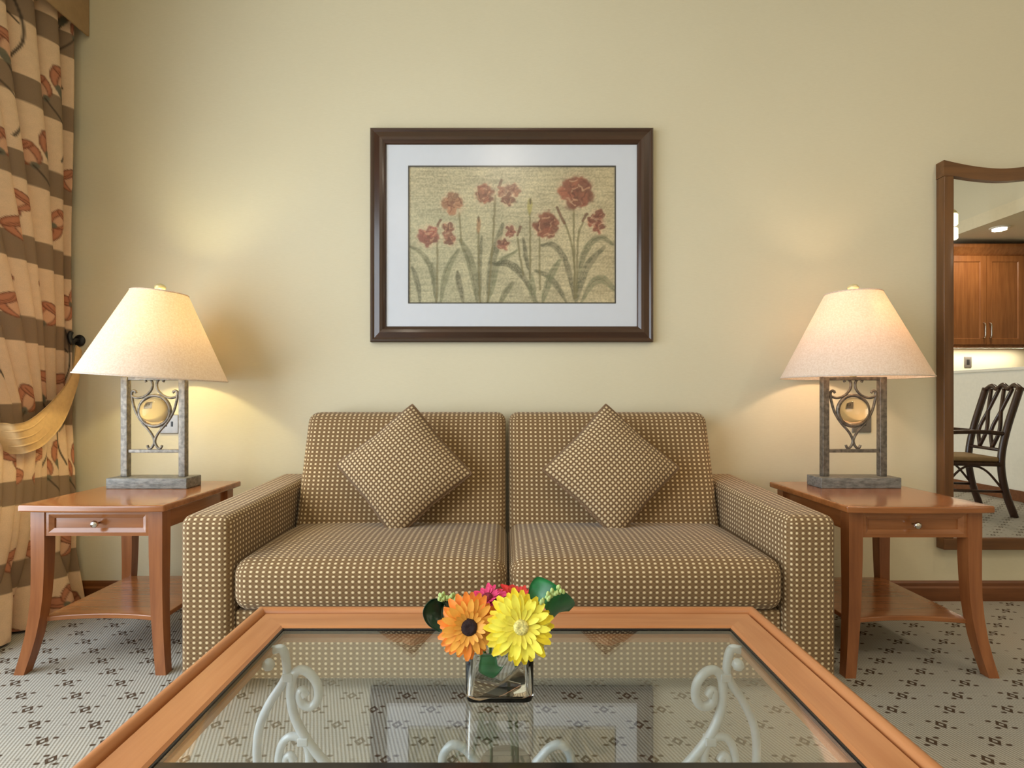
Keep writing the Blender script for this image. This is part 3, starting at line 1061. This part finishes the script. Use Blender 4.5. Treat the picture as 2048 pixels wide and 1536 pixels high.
def make_curtain():
    NU, NV = 460, 560
    s = np.linspace(0, 1, NU)[None].repeat(NV, 0)
    z = np.linspace(.012, 2.70, NV)[:, None].repeat(NU, 1)
    zz = np.array([0, .012, .15, .35, .55, .72, .82, .92, 1.1, 1.4, 1.8, 2.2, 2.75])
    yn = np.interp(z, zz, np.array([1.86, 1.86, 1.96, 2.04, 2.09, 2.115, 2.12, 2.10, 2.01, 1.86, 1.68, 1.55, 1.46]))
    tie = np.exp(-((z - .82) / .20) ** 2)
    hang = 1 - np.clip(s / .18, 0, 1)                     # the strip next to the wall hangs straight
    Y0 = 2.562
    span = Y0 - yn
    sw = s + .012 * np.sin(s * 23) + .008 * np.sin(s * 57 + 1)
    wob = .02 * np.sin(z * 2.1 + 1.3) * (s * (1 - s)) * 4
    Yc = Y0 - span * np.clip(sw + wob * .35, 0, 1)
    nf = 9.5
    ph = 2 * PI * nf * (s + .010 * np.sin(17 * s) + .006 * np.sin(z * 1.7))
    amp = np.interp(z, [0, .4, .82, 1.3, 2.0, 2.7], [.062, .058, .036, .060, .066, .062])
    fold = np.sin(ph) + .22 * np.sin(2 * ph + .8)
    Xc = -2.042 + amp * fold * (1 - .2 * hang) + .012 * np.sin(z * 3 + s * 9)
    Xc = Xc - .0 * tie
    pool = np.clip((.25 - z) / .25, 0, 1)
    Xc = Xc + pool * .10 * (.4 + .6 * np.sin(ph * .5 + 1)) * (1 - .5 * hang)
    Yc = Yc + .55 * amp * np.cos(ph) * np.clip(s * 8, 0, 1)
    Yc = np.minimum(Yc, WALL_Y - .012)
    Xc = np.clip(Xc, -2.215, -1.90)
    Xc = np.where(z > .3, np.minimum(Xc, -1.964), Xc)
    # print: bands and poppies in cloth coordinates
    U = s * 2.05
    Vv = z + .10 * tie * np.clip(s - .2, 0, 1) - .05 * s
    per = .337
    q = ((Vv - .20) / per) % 1.0
    band = np.clip((np.abs(q - .5) - .335) / .008, 0, 1)
    n = smooth_noise(NV, NU, 200, 160)
    base = lin((222, 190, 158))[None, None] * (1 + .08 * (n - .5))[..., None]
    C = Canvas(U, Vv, base)
    C.blend(band, (136, 112, 90))
    # vertical shift of alternate cloth blocks, as in the woven ground
    r3 = random.Random(11)
    PU = .24
    for iu in range(-1, 11):
        for iv in range(-1, 5):
            cx = iu * PU + (.08 if iv % 2 else 0) + r3.uniform(-.02, .02)
            cy = iv * per * 2 + .62 + (per if iu % 2 else 0) + r3.uniform(-.02, .02)
            if not (-.2 < cx < 2.25 and -.4 < cy < 3.1): continue
            m = r3.choice((-1, 1))
            f = lambda a, b: (cx + m * a * 1.45, cy + b * 1.12)
            stem = [f(0, 0), f(.018, -.05), f(.03, -.12), f(.028, -.2), f(.005, -.27)]
            C.poly([stem[i] for i in range(5)], .0042, (70, 58, 48), .95, .003)
            DK, MD, LT = (108, 60, 44), (186, 122, 92), (214, 166, 134)

            def head(hx, hy, sc, tl):
                hx, hy = cx + m * hx, cy + hy
                g = lambda a, b: (hx + sc * m * (a * math.cos(tl) - b * math.sin(tl)), hy + sc * (a * math.sin(tl) + b * math.cos(tl)))
                an = m * tl
                for (ex, ey, rx, ry, ro, cl) in ((-.022, .042, .026, .046, .35, MD), (.022, .042, .026, .046, -.35, MD), (0, .040, .026, .048, 0, LT)):
                    C.ell(*g(ex, ey), rx * sc, ry * sc, an + m * ro, DK, .95, .10)
                    C.ell(*g(ex, ey), (rx - .0045) * sc, (ry - .0045) * sc, an + m * ro, cl, .95, .3)
                C.ell(*g(0, .078), .050 * sc, .021 * sc, an, DK, .95, .10)
                C.ell(*g(0, .078), .044 * sc, .0155 * sc, an, MD, .95, .3)
                C.poly([g(-.03, .074), g(0, .070), g(.03, .078)], .0022, DK, .8, .003)
                C.ell(*g(0, -.004), .013 * sc, .015 * sc, 0, (104, 100, 84), .95, .3)
            head(.012, .0, 1.15, -.25)
            head(-.045, -.05, .95, .55)
            head(.055, .075, .8, -.7)
            C.poly([(cx - m * .045, cy - .055), (cx - m * .01, cy - .10), (cx + m * .035, cy - .15)], .0036, (70, 58, 48), .9, .003)
            C.ell(*f(0, .010), .014, .017, 0, (104, 100, 84), .95, .3)
    put = lambda u, v: (0, 0, 0)
    t = thing('curtain', (-2.065, 2.3, 0), 'floor-length curtain with taupe bands and rust poppies beside the wall', 'curtain')
    V = np.stack([Xc, Yc, z], -1).reshape(-1, 3)
    o = grid_print('cloth', lambda u, v: tuple(V[int(round(v * (NV - 1))) * NU + int(round(u * (NU - 1)))]), NU, NV, C.c, M['curtain'], t)
    return t


make_curtain()
tb = thing('curtain_tieback', P(155, 695, 2.53), 'plain cream sash holding the curtain back to a dark wall hook', 'tieback')


def onx(px, py, X):
    return P(px, py, -X * F / (CX - px))


up = [onx(152, 690, -1.955), onx(141, 752, -1.955), onx(106, 800, -1.945), onx(62, 838, -1.94), onx(28, 848, -1.95), onx(-2, 846, -2.0), Vector((-2.12, 2.125, .842))]
lo_ = [onx(163, 702, -1.95), onx(158, 758, -1.95), onx(130, 838, -1.94), onx(92, 886, -1.935), onx(58, 904, -1.945), onx(24, 908, -2.0), Vector((-2.12, 2.12, .735))]
obj('sash', loft(up, lo_, .004, 10, 8, .006), M['cream'], tb, smooth='all')
for f in (.25, .5, .75):
    a = [u.lerp(l, f) + Vector((.004, -.006, 0)) for u, l in zip(up[2:6], lo_[2:6])]
    obj('pleat', tube(spline(a, 6), [.0015 + .004 * math.sin(PI * i / 18) for i in range(19)], 6), M['cream'], tb, smooth='all')
hk = P(160, 690, WALL_Y)
obj('hook', tube(spline([(hk.x, WALL_Y, hk.z + .02), (hk.x, WALL_Y - .03, hk.z + .02), (hk.x, WALL_Y - .05, hk.z + .005), (hk.x - .005, WALL_Y - .055, hk.z + .035), (hk.x - .006, WALL_Y - .045, hk.z + .055)], 5), .010, 8), M['black'], tb, smooth='all')
obj('rosette', ([(hk.x + p[0], WALL_Y - p[2], hk.z + .02 + p[1]) for p in lathe([(.026, 0), (.028, .004), (.02, .010), (0, .012)], (0, 0, 0), 20)[0]],
                [tuple(reversed(f)) for f in lathe([(.026, 0), (.028, .004), (.02, .010), (0, .012)], (0, 0, 0), 20)[1]]), M['black'], tb, smooth='all')

# ------------------------------------------------------------------ coffee table
TZ = .421
CX0, CX1, CY0, CY1 = -.627, .635, .13, 1.402
ct = thing('coffee_table', ((CX0 + CX1) / 2, (CY0 + CY1) / 2, 0), 'glass-topped coffee table with a wide wooden rim and silver scroll legs', 'coffee table')
cc = [(CX0, CY0), (CX1, CY0), (CX1, CY1), (CX0, CY1)]
kx, ky = .985, 1.02
dd = [(kx, ky), (-kx, ky), (-kx, -ky), (kx, -ky)]
rp = [(.024, .372), (.024, .399), (.0315, .399), (.0325, .4115), (.098, .4105), (.105, .407), (.105, .385), (.088, .372)]
ep = [(0, .375), (0, .402)] + [(.0125 - .0125 * math.cos(a), .405 + .0165 * math.sin(a)) for a in (.2, .6, 1.0, 1.4, 1.75, 2.1, 2.5, 2.9)] + [(.0255, .402), (.0255, .375)]
for i in range(4):
    j = (i + 1) % 4
    m = M['tab_x'] if i % 2 == 0 else M['tab_y']
    r_ = obj('rim_board', rail(cc[i], cc[j], dd[i], dd[j], rp, lambda a, b, h: (a, b, h)), m, ct)
    obj('bead', rail(cc[i], cc[j], dd[i], dd[j], ep, lambda a, b, h: (a, b, h)), m, r_, smooth=0.6)
IX0, IX1, IY0, IY1 = CX0 + .105 * kx, CX1 - .105 * kx, CY0 + .105 * ky, CY1 - .105 * ky
for (a, b, c, d) in ((IX0, IX0 + .004, IY0, IY1), (IX1 - .004, IX1, IY0, IY1), (IX0, IX1, IY1 - .005, IY1), (IX0, IX1, IY0, IY0 + .005)):
    obj('gasket', box(a, b, c, d, .392, .4065), M['black'], ct)
GZ = .4045
MIDY = .822
obj('glass_pane', box(IX0 + .004, IX1 - .004, MIDY, IY1 - .005, GZ - .008, GZ), M['glass'], ct)
obj('glass_pane', box(IX0 + .004, IX1 - .004, IY0 + .005, MIDY - .062, GZ - .008, GZ), M['glass'], ct)
obj('cross_rail', box(IX0, IX1, MIDY - .062, MIDY, .372, GZ), M['bar'], ct)
# ledge under the pane (rebate) and pointed corner blocks
lt = .009
obj('ledge', box(IX0, IX1, IY1 - .005 - lt, IY1 - .005, .380, .3955), M['tab_x'], ct)
for a in (IX0, IX1 - lt):
    obj('ledge', box(a, a + lt, IY0, IY1 - .005 - lt, .380, .3955), M['tab_y'], ct)
for px in (822, 1222):
    c = P(px, 1262, 1.25)
    y = IY1 - .005 - lt
    obj('corner_block', prism([(c.x - .026, y), (c.x + .026, y), (c.x + .005, y - .017), (c.x - .005, y - .017)][::-1], 'z', .380, .3955), M['tab_x'], ct)
LY = 1.225


def leg_pts(pp, s):
    out = []
    for (px, py) in pp:
        p = P(px, py, LY)
        x = p.x if s < 0 else 2 * ((CX0 + CX1) / 2) - p.x
        out.append((x, LY, min(p.z, .388)))
    return spline(out, 6)


A = [(545, 1268), (566, 1300), (574, 1340), (566, 1365), (540, 1405), (520, 1450), (514, 1500), (520, 1560), (540, 1610), (560, 1646)]
B = [(612, 1392), (604, 1380), (600, 1392), (606, 1408), (624, 1412), (636, 1395), (634, 1368), (618, 1346), (598, 1340), (584, 1358), (582, 1400), (592, 1440), (615, 1482), (650, 1525), (700, 1575), (770, 1610), (850, 1600), (882, 1550), (886, 1512), (904, 1490), (928, 1496), (950, 1520), (968, 1540)]
Cc = [(588, 1522), (580, 1510), (572, 1520), (580, 1545), (604, 1548), (618, 1525), (614, 1490), (596, 1474), (574, 1476), (560, 1500), (558, 1540), (575, 1590), (590, 1640)]
D = [(612, 1482), (600, 1476)]
for yy in (0, 1):
    for s in (-1, 1):
        for nm, pp, r in (('scroll_leg', A, .0095), ('scroll', B, .010), ('scroll', Cc, .009)):
            pts = leg_pts(pp, s)
            if yy: pts = [Vector((p.x, CY0 + CY1 - p.y, p.z)) for p in pts]
            pts = [Vector((p.x, p.y, max(p.z, r))) for p in pts]
            obj(nm, tube(pts, r, 10), M['silver'], ct, smooth='all')
        for (px, py) in ((578, 1352), (608, 1480)):
            p = leg_pts([(px, py), (px + 3, py + 1)], s)[0]
            if yy: p = Vector((p.x, CY0 + CY1 - p.y, p.z))
            obj('collar', rbox((p.x - .012, p.y - .012, p.z - .009), (p.x + .012, p.y + .012, p.z + .009), .003), M['silver'], ct, smooth=True)
        p = P(537, 1312, 1.165) if s < 0 else P(1476, 1304, 1.165)
        q = Vector((p.x, CY0 + CY1 - p.y if yy else p.y, .385))
        obj('bolt', lathe([(0, -.013), (.008, -.011), (.013, -.003), (.011, .005), (.006, .0105)], q, 14), M['silver'], ct, smooth='all')
hub = P(1012, 1527, LY)
obj('hub_disc', lathe([(.056, -.006), (.058, 0), (.056, .006)], hub, 32), M['plate'], ct, smooth=True)

# ------------------------------------------------------------------ vase and bouquet
VY, VZ = 1.035, GZ
vs = P(999, 1393, .975)
VX = vs.x
vase = thing('vase', (VX, VY, VZ), 'small square clear glass vase on the coffee table', 'vase')
h, wd = .090, .061


def cup(lo, hi, ri, h0, h1, r1, n):
    """square rounded vessel: outer lo..hi, inner wall ri"""
    def ringp(e, r, z):
        out = []
        for (sx, sy, a0) in ((1, 1, 0), (-1, 1, PI / 2), (-1, -1, PI), (1, -1, 3 * PI / 2)):
            for k in range(n + 1):
                a = a0 + PI / 2 * k / n
                out.append((VX + sx * (e - r) + r * math.cos(a), VY + sy * (e - r) + r * math.sin(a), z))
        return out
    return ringp


rg = cup(0, 0, 0, 0, 0, 0, 4)
rings = [rg(wd - .008, .010, VZ + .0005), rg(wd - .002, .014, VZ + .004), rg(wd, .014, VZ + .012), rg(wd, .012, VZ + h - .002), rg(wd - .001, .012, VZ + h), rg(wd - .005, .010, VZ + h), rg(wd - .006, .010, VZ + h - .003),
         rg(wd - .006, .010, VZ + .014), rg(wd - .012, .010, VZ + .009)]
V = [p for r in rings for p in r]
n = len(rings[0])
FF = [tuple(range(n - 1, -1, -1))]
for i in range(len(rings) - 1):
    for k in range(n):
        FF.append((i * n + k, i * n + (k + 1) % n, (i + 1) * n + (k + 1) % n, (i + 1) * n + k))
FF.append(tuple((len(rings) - 1) * n + k for k in range(n)))
obj('glass_body', (V, FF), M['vase'], vase, smooth=0.6)


def petal(L, Wd, curl):
    V, FF = [], []
    m = 7
    prof = [.32, .55, .75, .92, 1.0, .82, .30]
    for i in range(m):
        t = i / (m - 1)
        for j in (-1, 0, 1):
            V.append((t * L, j * prof[i] * Wd / 2, curl * (t ** 2) * L - (.10 * Wd if j == 0 else 0) + .05 * L * math.sin(t * PI)))
    for i in range(m - 1):
        for j in range(2):
            a = i * 3 + j
            FF.append((a, a + 3, a + 4, a + 1))
    o = len(V)
    V += [(x, y, z - .0006) for x, y, z in V]
    FF += [tuple(o + i for i in reversed(f)) for f in FF]
    return V, FF


def gerbera(c, nrm, R, c_out, c_in, c_disc, label, stem_to, n1=26, n2=23, discr=.26):
    t = thing('gerbera_flower', c, label, 'flower', 'gerbera daisies in the vase')
    nrm = Vector(nrm).normalized()
    m1 = plain('petal_' + label.split()[0], c_out, 0.55, var=0.14, scale=45)
    m2 = plain('inner_petal_' + label.split()[0], c_in, 0.55, var=0.14, scale=45)
    md = plain('disc_' + label.split()[0], c_disc, 0.8, var=0.35, scale=260, bmp=0.6)
    rot = nrm.to_track_quat('Z', 'Y')
    base = []
    for (L, W_, cu, mm) in ((R * .88, R * .27, -.10, m1), (R * .74, R * .22, .10, m2), (R * .42, R * .15, .30, m2)):
        me = bpy.data.meshes.new('petal')
        v, f = petal(L, W_, cu)
        me.from_pydata(v, [], f)
        me.materials.append(mm)
        me.polygons.foreach_set('use_smooth', [True] * len(me.polygons))
        base.append(me)
    r4 = random.Random(hash(label) % 1000 if False else len(label))
    for k, (me, nn, r0, zz) in enumerate(((base[0], n1, R * .14, 0), (base[1], n2, R * .14, .004), (base[2], 18, R * .13, .008))):
        for i in range(nn):
            o = bpy.data.objects.new('petal', me)
            COL.objects.link(o)
            a = 2 * PI * (i + .5 * k) / nn + r4.uniform(-.07, .07)
            sc = r4.uniform(.86, 1.06)
            loc = Matrix.Rotation(a, 4, 'Z') @ Matrix.Translation((r0, 0, zz)) @ Matrix.Rotation(r4.uniform(-.2, .2), 4, 'Y') @ Matrix.Rotation(r4.uniform(-.15, .15), 4, 'X') @ Matrix.Scale(sc, 4)
            o.parent = t
            o.matrix_local = rot.to_matrix().to_4x4() @ loc
    dp = [(R * discr, .000), (R * discr, .008), (R * discr * .85, .0125), (R * discr * .5, .0145), (R * discr * .2, .0125), (0, .012)]
    v, f = lathe(dp, (0, 0, 0), 24)
    ct_ = Vector(c)
    obj('flower_disc', ([ct_ + rot @ Vector(p) for p in v], f), md, t, smooth='all')
    s0 = ct_ - nrm * .002
    s1 = ct_ - nrm * .03 + Vector((0, 0, -.01))
    st = Vector(stem_to)
    mid = s1.lerp(st, .45) + Vector((0, 0, .005))
    obj('stem', tube(spline([s0, s1, mid, st], 5), .0028, 8), M['stem'], t, smooth='all')
    return t


gerbera(P(1041, 1254, .955), (.10, -.94, .30), .062, rgb(246, 218, 40), rgb(252, 232, 84), rgb(222, 210, 130), 'yellow gerbera daisy facing forward in the vase', (VX + .03, VY, VZ + .03), discr=.22)
gerbera(P(938, 1253, .965), (.12, -.96, .24), .056, rgb(244, 138, 44), rgb(250, 172, 70), rgb(40, 20, 22), 'orange gerbera daisy with a dark centre in the vase', (VX - .03, VY - .005, VZ + .03), discr=.27)
gerbera(P(976, 1203, 1.03), (-.25, -.30, .92), .046, rgb(200, 34, 84), rgb(214, 56, 110), rgb(120, 20, 40), 'pink gerbera daisy behind the orange one', (VX - .02, VY + .02, VZ + .03), n1=20, n2=16)
gerbera(P(1032, 1200, 1.035), (.2, -.34, .9), .044, rgb(206, 36, 40), rgb(222, 60, 56), rgb(120, 16, 20), 'red gerbera daisy behind the yellow one', (VX + .02, VY + .02, VZ + .03), n1=20, n2=16)


def leaf(label, e1, e2, m, bul=.004):
    pts1 = [P(*q) for q in e1]
    pts2 = [P(*q) for q in e2]
    t = thing('vase_leaf', pts1[0].lerp(pts2[0], .5), label, 'leaf', 'rolled leaves in the vase')
    obj('blade', loft(pts1, pts2, .0014, 6, 7, bul), m, t, smooth='all')
    r0 = pts1[0].lerp(pts2[0], .5)
    obj('stalk', tube(spline([r0, r0.lerp(Vector((VX, VY + .01, VZ + .04)), .5), Vector((VX + (r0.x - VX) * .2, VY + .01, VZ + .035))], 4), .0028, 7), M['stem'], t, smooth='all')
    return t


leaf('broad glossy green leaf folded over at the right of the bouquet', [(1056, 1200, 1.02), (1060, 1172, 1.01), (1074, 1154, 1.0), (1096, 1160, .99), (1120, 1176, .985), (1142, 1194, 1.0), (1149, 1208, 1.03), (1138, 1222, 1.06)],
     [(1066, 1222, 1.02), (1074, 1214, .995), (1082, 1206, .985), (1086, 1206, .978), (1090, 1216, .97), (1098, 1228, .985), (1106, 1236, 1.01), (1100, 1236, 1.04)], M['leaf'])
leaf('dark green leaf looped behind the orange daisy', [(900, 1230, 1.03), (884, 1203, 1.03), (866, 1198, 1.02), (850, 1212, 1.01), (846, 1230, 1.005), (856, 1250, 1.0), (878, 1264, 1.0)],
     [(918, 1228, 1.05), (908, 1204, 1.055), (898, 1200, 1.05), (888, 1210, 1.04), (886, 1228, 1.03), (892, 1244, 1.02), (904, 1256, 1.01)], M['leafd'])
leaf('small folded green leaf pressed inside the glass vase', [(962, 1318, 1.0), (958, 1334, .996), (960, 1346, .994), (986, 1356, .992), (1004, 1340, .992)],
     [(992, 1316, 1.0), (994, 1326, .998), (996, 1334, .996), (1004, 1336, .994), (1012, 1330, .993)], M['leaf'], .002)


def sprig(label, line, y):
    pts = [P(a, b, y) for a, b in line]
    t = thing('bud_sprig', pts[0], label, 'sprig', 'bud sprigs in the bouquet')
    sp_ = spline(pts, 6)
    obj('stalk', tube(sp_, .0012, 6), M['stem'], t, smooth='all')
    me = None
    r5 = random.Random(4)
    for i, p in enumerate(sp_[3:]):
        for k in range(2):
            if me is None:
                o = obj('bud', lathe([(0, -.0045), (.0028, -.003), (.0034, 0), (.0022, .003), (0, .0046)], p, 7), M['bud'], t, smooth='all')
                me = o.data
                base_loc = p.copy()
            else:
                o = bpy.data.objects.new('bud', me)
                COL.objects.link(o)
                o.parent = t
                o.location = p - base_loc + Vector((r5.uniform(-.006, .006), r5.uniform(-.006, .003), r5.uniform(-.004, .007)))
    return t


sprig('pale green bud sprig lying over the folded leaf', [(1078, 1212), (1092, 1196), (1104, 1186), (1122, 1180)], .965)
sprig('pale green bud sprig above the dark looped leaf', [(926, 1206), (910, 1198), (894, 1194), (880, 1196)], 1.0)

# ------------------------------------------------------------------ dining chair, kitchen cabinets, lamps (seen in the mirror, plus added ceiling fill)
def dining_chair(loc, rz, label):
    t = thing('dining_chair', (0, 0, 0), label, 'chair')
    # local: faces -x, back at +x
    for s in (-1, 1):
        y = s * .21
        bp = spline([(.29, y * 1.02, 0), (.225, y, .22), (.20, y, .44), (.235, y, .68), (.33, y * 1.0, 1.03)], 6)
        obj('back_post', tube(bp, .026, 10), M['cane'], t, smooth='all')
        fl = spline([(-.245, y * 1.05, 0), (-.225, y * 1.05, .25), (-.22, y * 1.05, .66)], 5)
        obj('front_leg', tube(fl, .019, 10), M['cane'], t, smooth='all')
        ar = spline([(.225, y, .66), (.05, y * 1.1, .675), (-.15, y * 1.12, .67), (-.235, y * 1.05, .655)], 5)
        obj('arm', tube(ar, .017, 10), M['cane'], t, smooth='all')
        obj('stretcher', tube([(.225, y, .2), (-.225, y * 1.05, .2)], .011, 8), M['cane'], t, smooth='all')
        br = spline([(-.22, y * 1.05, .2), (-.1, y * 1.05, .36), (.0, y, .40), (.1, y, .36), (.21, y, .22)], 5)
        obj('brace', tube(br, .009, 8), M['cane'], t, smooth='all')
    top = spline([(.33, -.225, 1.01), (.335, -.14, 1.05), (.335, -.07, 1.02), (.335, 0, 1.055), (.335, .07, 1.02), (.335, .14, 1.05), (.33, .225, 1.01)], 5)
    obj('crest_rail', tube(top, .019, 10), M['cane'], t, smooth='all')
    for s in (-1, 1):
        for (a, b) in ((.13, .03), (.03, .13)):
            sp_ = spline([(.325, s * a, 1.02), (.275, s * (a + b) / 2, .84), (.235, s * b, .68), (.212, s * (a + b) / 2, .54)], 5)
            obj('splat', tube(sp_, .014, 8), M['cane'], t, smooth='all')
    obj('lower_rail', tube([(.208, -.21, .53), (.208, .21, .53)], .014, 8), M['cane'], t, smooth='all')
    obj('seat_frame', rbox((-.25, -.235, .40), (.205, .235, .435), .012), M['cane'], t, smooth=True)
    obj('seat_pad', rbox((-.245, -.225, .435), (.185, .225, .475), .018, 2), M['seatf'], t, smooth='all')
    t.location = loc
    t.rotation_euler = (0, 0, rz)
    return t


dining_chair((3.80, .46, 0), math.radians(12), 'dark cane armchair reflected in the tall mirror')


def cabinet(x0, x1, label):
    yf, yb, zb, zt = -.66, KY, 1.50, 2.55
    t = thing('wall_cabinet', ((x0 + x1) / 2, (yf + yb) / 2, zb), label, 'cabinet', 'kitchen wall cabinets')
    obj('body', rbox((x0 + .001, yb + .001, zb), (x1 - .001, yf - .022, 2.44), .003), M['cab'], t, smooth=True)
    obj('cornice', prism([(yb + .001, 2.44), (yf - .022, 2.44), (yf + .03, 2.52), (yf + .03, 2.55), (yb + .001, 2.55)], 'x', x0, x1), M['cab'], t)
    obj('light_rail', rbox((x0 + .001, yf - .045, zb - .03), (x1 - .001, yf - .02, zb), .003), M['cab'], t, smooth=True)
    xm = (x0 + x1) / 2
    for (a, b, hs) in ((x0 + .004, xm - .002, 1), (xm + .002, x1 - .004, -1)):
        d = obj('door', box(a + .05, b - .05, yf - .016, yf - .008, zb + .06, 2.37), M['cab'], t)
        c = [(a, zb + .005), (b, zb + .005), (b, 2.43), (a, 2.43)]
        pf = [(0, -.02), (0, 0), (.058, 0), (.068, -.010), (.068, -.02)]
        for i in range(4):
            j = (i + 1) % 4
            obj('door_frame', rail(c[i], c[j], dg[i], dg[j], pf, lambda p, q, h: (p, yf + h, q)), M['cab'], d)
        hx = (b - .03) if hs > 0 else (a + .03)
        obj('handle', tube(spline([(hx, yf, zb + .07), (hx, yf + .025, zb + .085), (hx, yf + .028, zb + .15), (hx, yf + .025, zb + .215), (hx, yf, zb + .23)], 4), .006, 8), M['chrome'], d, smooth='all')
    return t


cabinet(4.63, 5.43, 'cherry kitchen wall cabinet nearest the mirror edge, two panelled doors')
cabinet(5.43, 6.23, 'cherry kitchen wall cabinet further from the mirror edge')
area('under_cabinet_light', (5.2, -.84, 1.485), (0, 0, 0), .9, .06, 9, (1, .9, .72))
c = Vector((5.12, KY, 1.34))
t = thing('kitchen_socket', c, 'dark socket plate on the lit kitchen wall in the mirror', 'socket')
obj('plate', rbox((c.x - .04, KY, c.z - .06), (c.x + .04, KY + .008, c.z + .06), .003), M['plate'], t, smooth=True)
obj('slot', rbox((c.x - .016, KY + .0075, c.z - .03), (c.x + .016, KY + .0095, c.z + .03), .001), M['black'], t)

M['lens'] = emit('downlight_and_fill_lens', (1, .88, .68, 1), 14)
spots = [(x, y, CEIL_Z) for x, y in DOWN_AND_FILL] + [(4.80, -.25, 2.6)]  # all but the first and the kitchen one are fixtures added for fill
labs = ['recessed ceiling downlight mirrored as a glare in the picture glass', 'added fill downlight in the ceiling behind the camera', 'added fill downlight in the ceiling on the dining side',
        'added fill downlight in the ceiling by the far room corner', 'added fill downlight in the ceiling in front of the tall mirror', 'recessed downlight in the lowered kitchen ceiling seen in the mirror']
for (x, y, z), lab in zip(spots, labs):
    t = thing('ceiling_downlight_and_fill', (x, y, z - .012), lab, 'downlight', 'recessed downlights')
    obj('trim_ring', lathe([(.058, -.010), (.060, -.012), (.078, -.010), (.080, 0), (.058, 0)], (x, y, z), 28, True), M['white'], t, smooth=0.6)
    obj('lens', lathe([(.0575, -.006), (.0575, -.001)], (x, y, z), 28), M['lens'], t)
area('kitchen_beam', (4.80, -.25, 2.575), (0, 0, 0), .11, .11, 12, (1, .86, .66), 'DISK')

pc = Vector((4.13, 0.02, 2.52))
t = thing('pendant_lamp', (pc.x, pc.y, CEIL_Z), 'slim lit glass pendant at the inner edge of the mirror frame', 'pendant')
M['pend'] = emit('pendant_glass', (1, .86, .6, 1), 2.2)
obj('cord', tube([(pc.x, pc.y, CEIL_Z - .02), (pc.x, pc.y, pc.z + .16)], .004, 8), M['black'], t, smooth='all')
obj('canopy', lathe([(.05, -.022), (.055, -.01), (.055, 0)], (pc.x, pc.y, CEIL_Z), 20), M['brass'], t, smooth=True)
for dz in (.012, -.118):
    obj('glass_shade', lathe([(.026, 0), (.036, .01), (.036, .10), (.026, .112)], (pc.x, pc.y, pc.z + dz), 20), M['pend'], t, smooth=True)
obj('cap', lathe([(.028, .124), (.028, .14), (.01, .16)], (pc.x, pc.y, pc.z), 20), M['brass'], t, smooth=True)
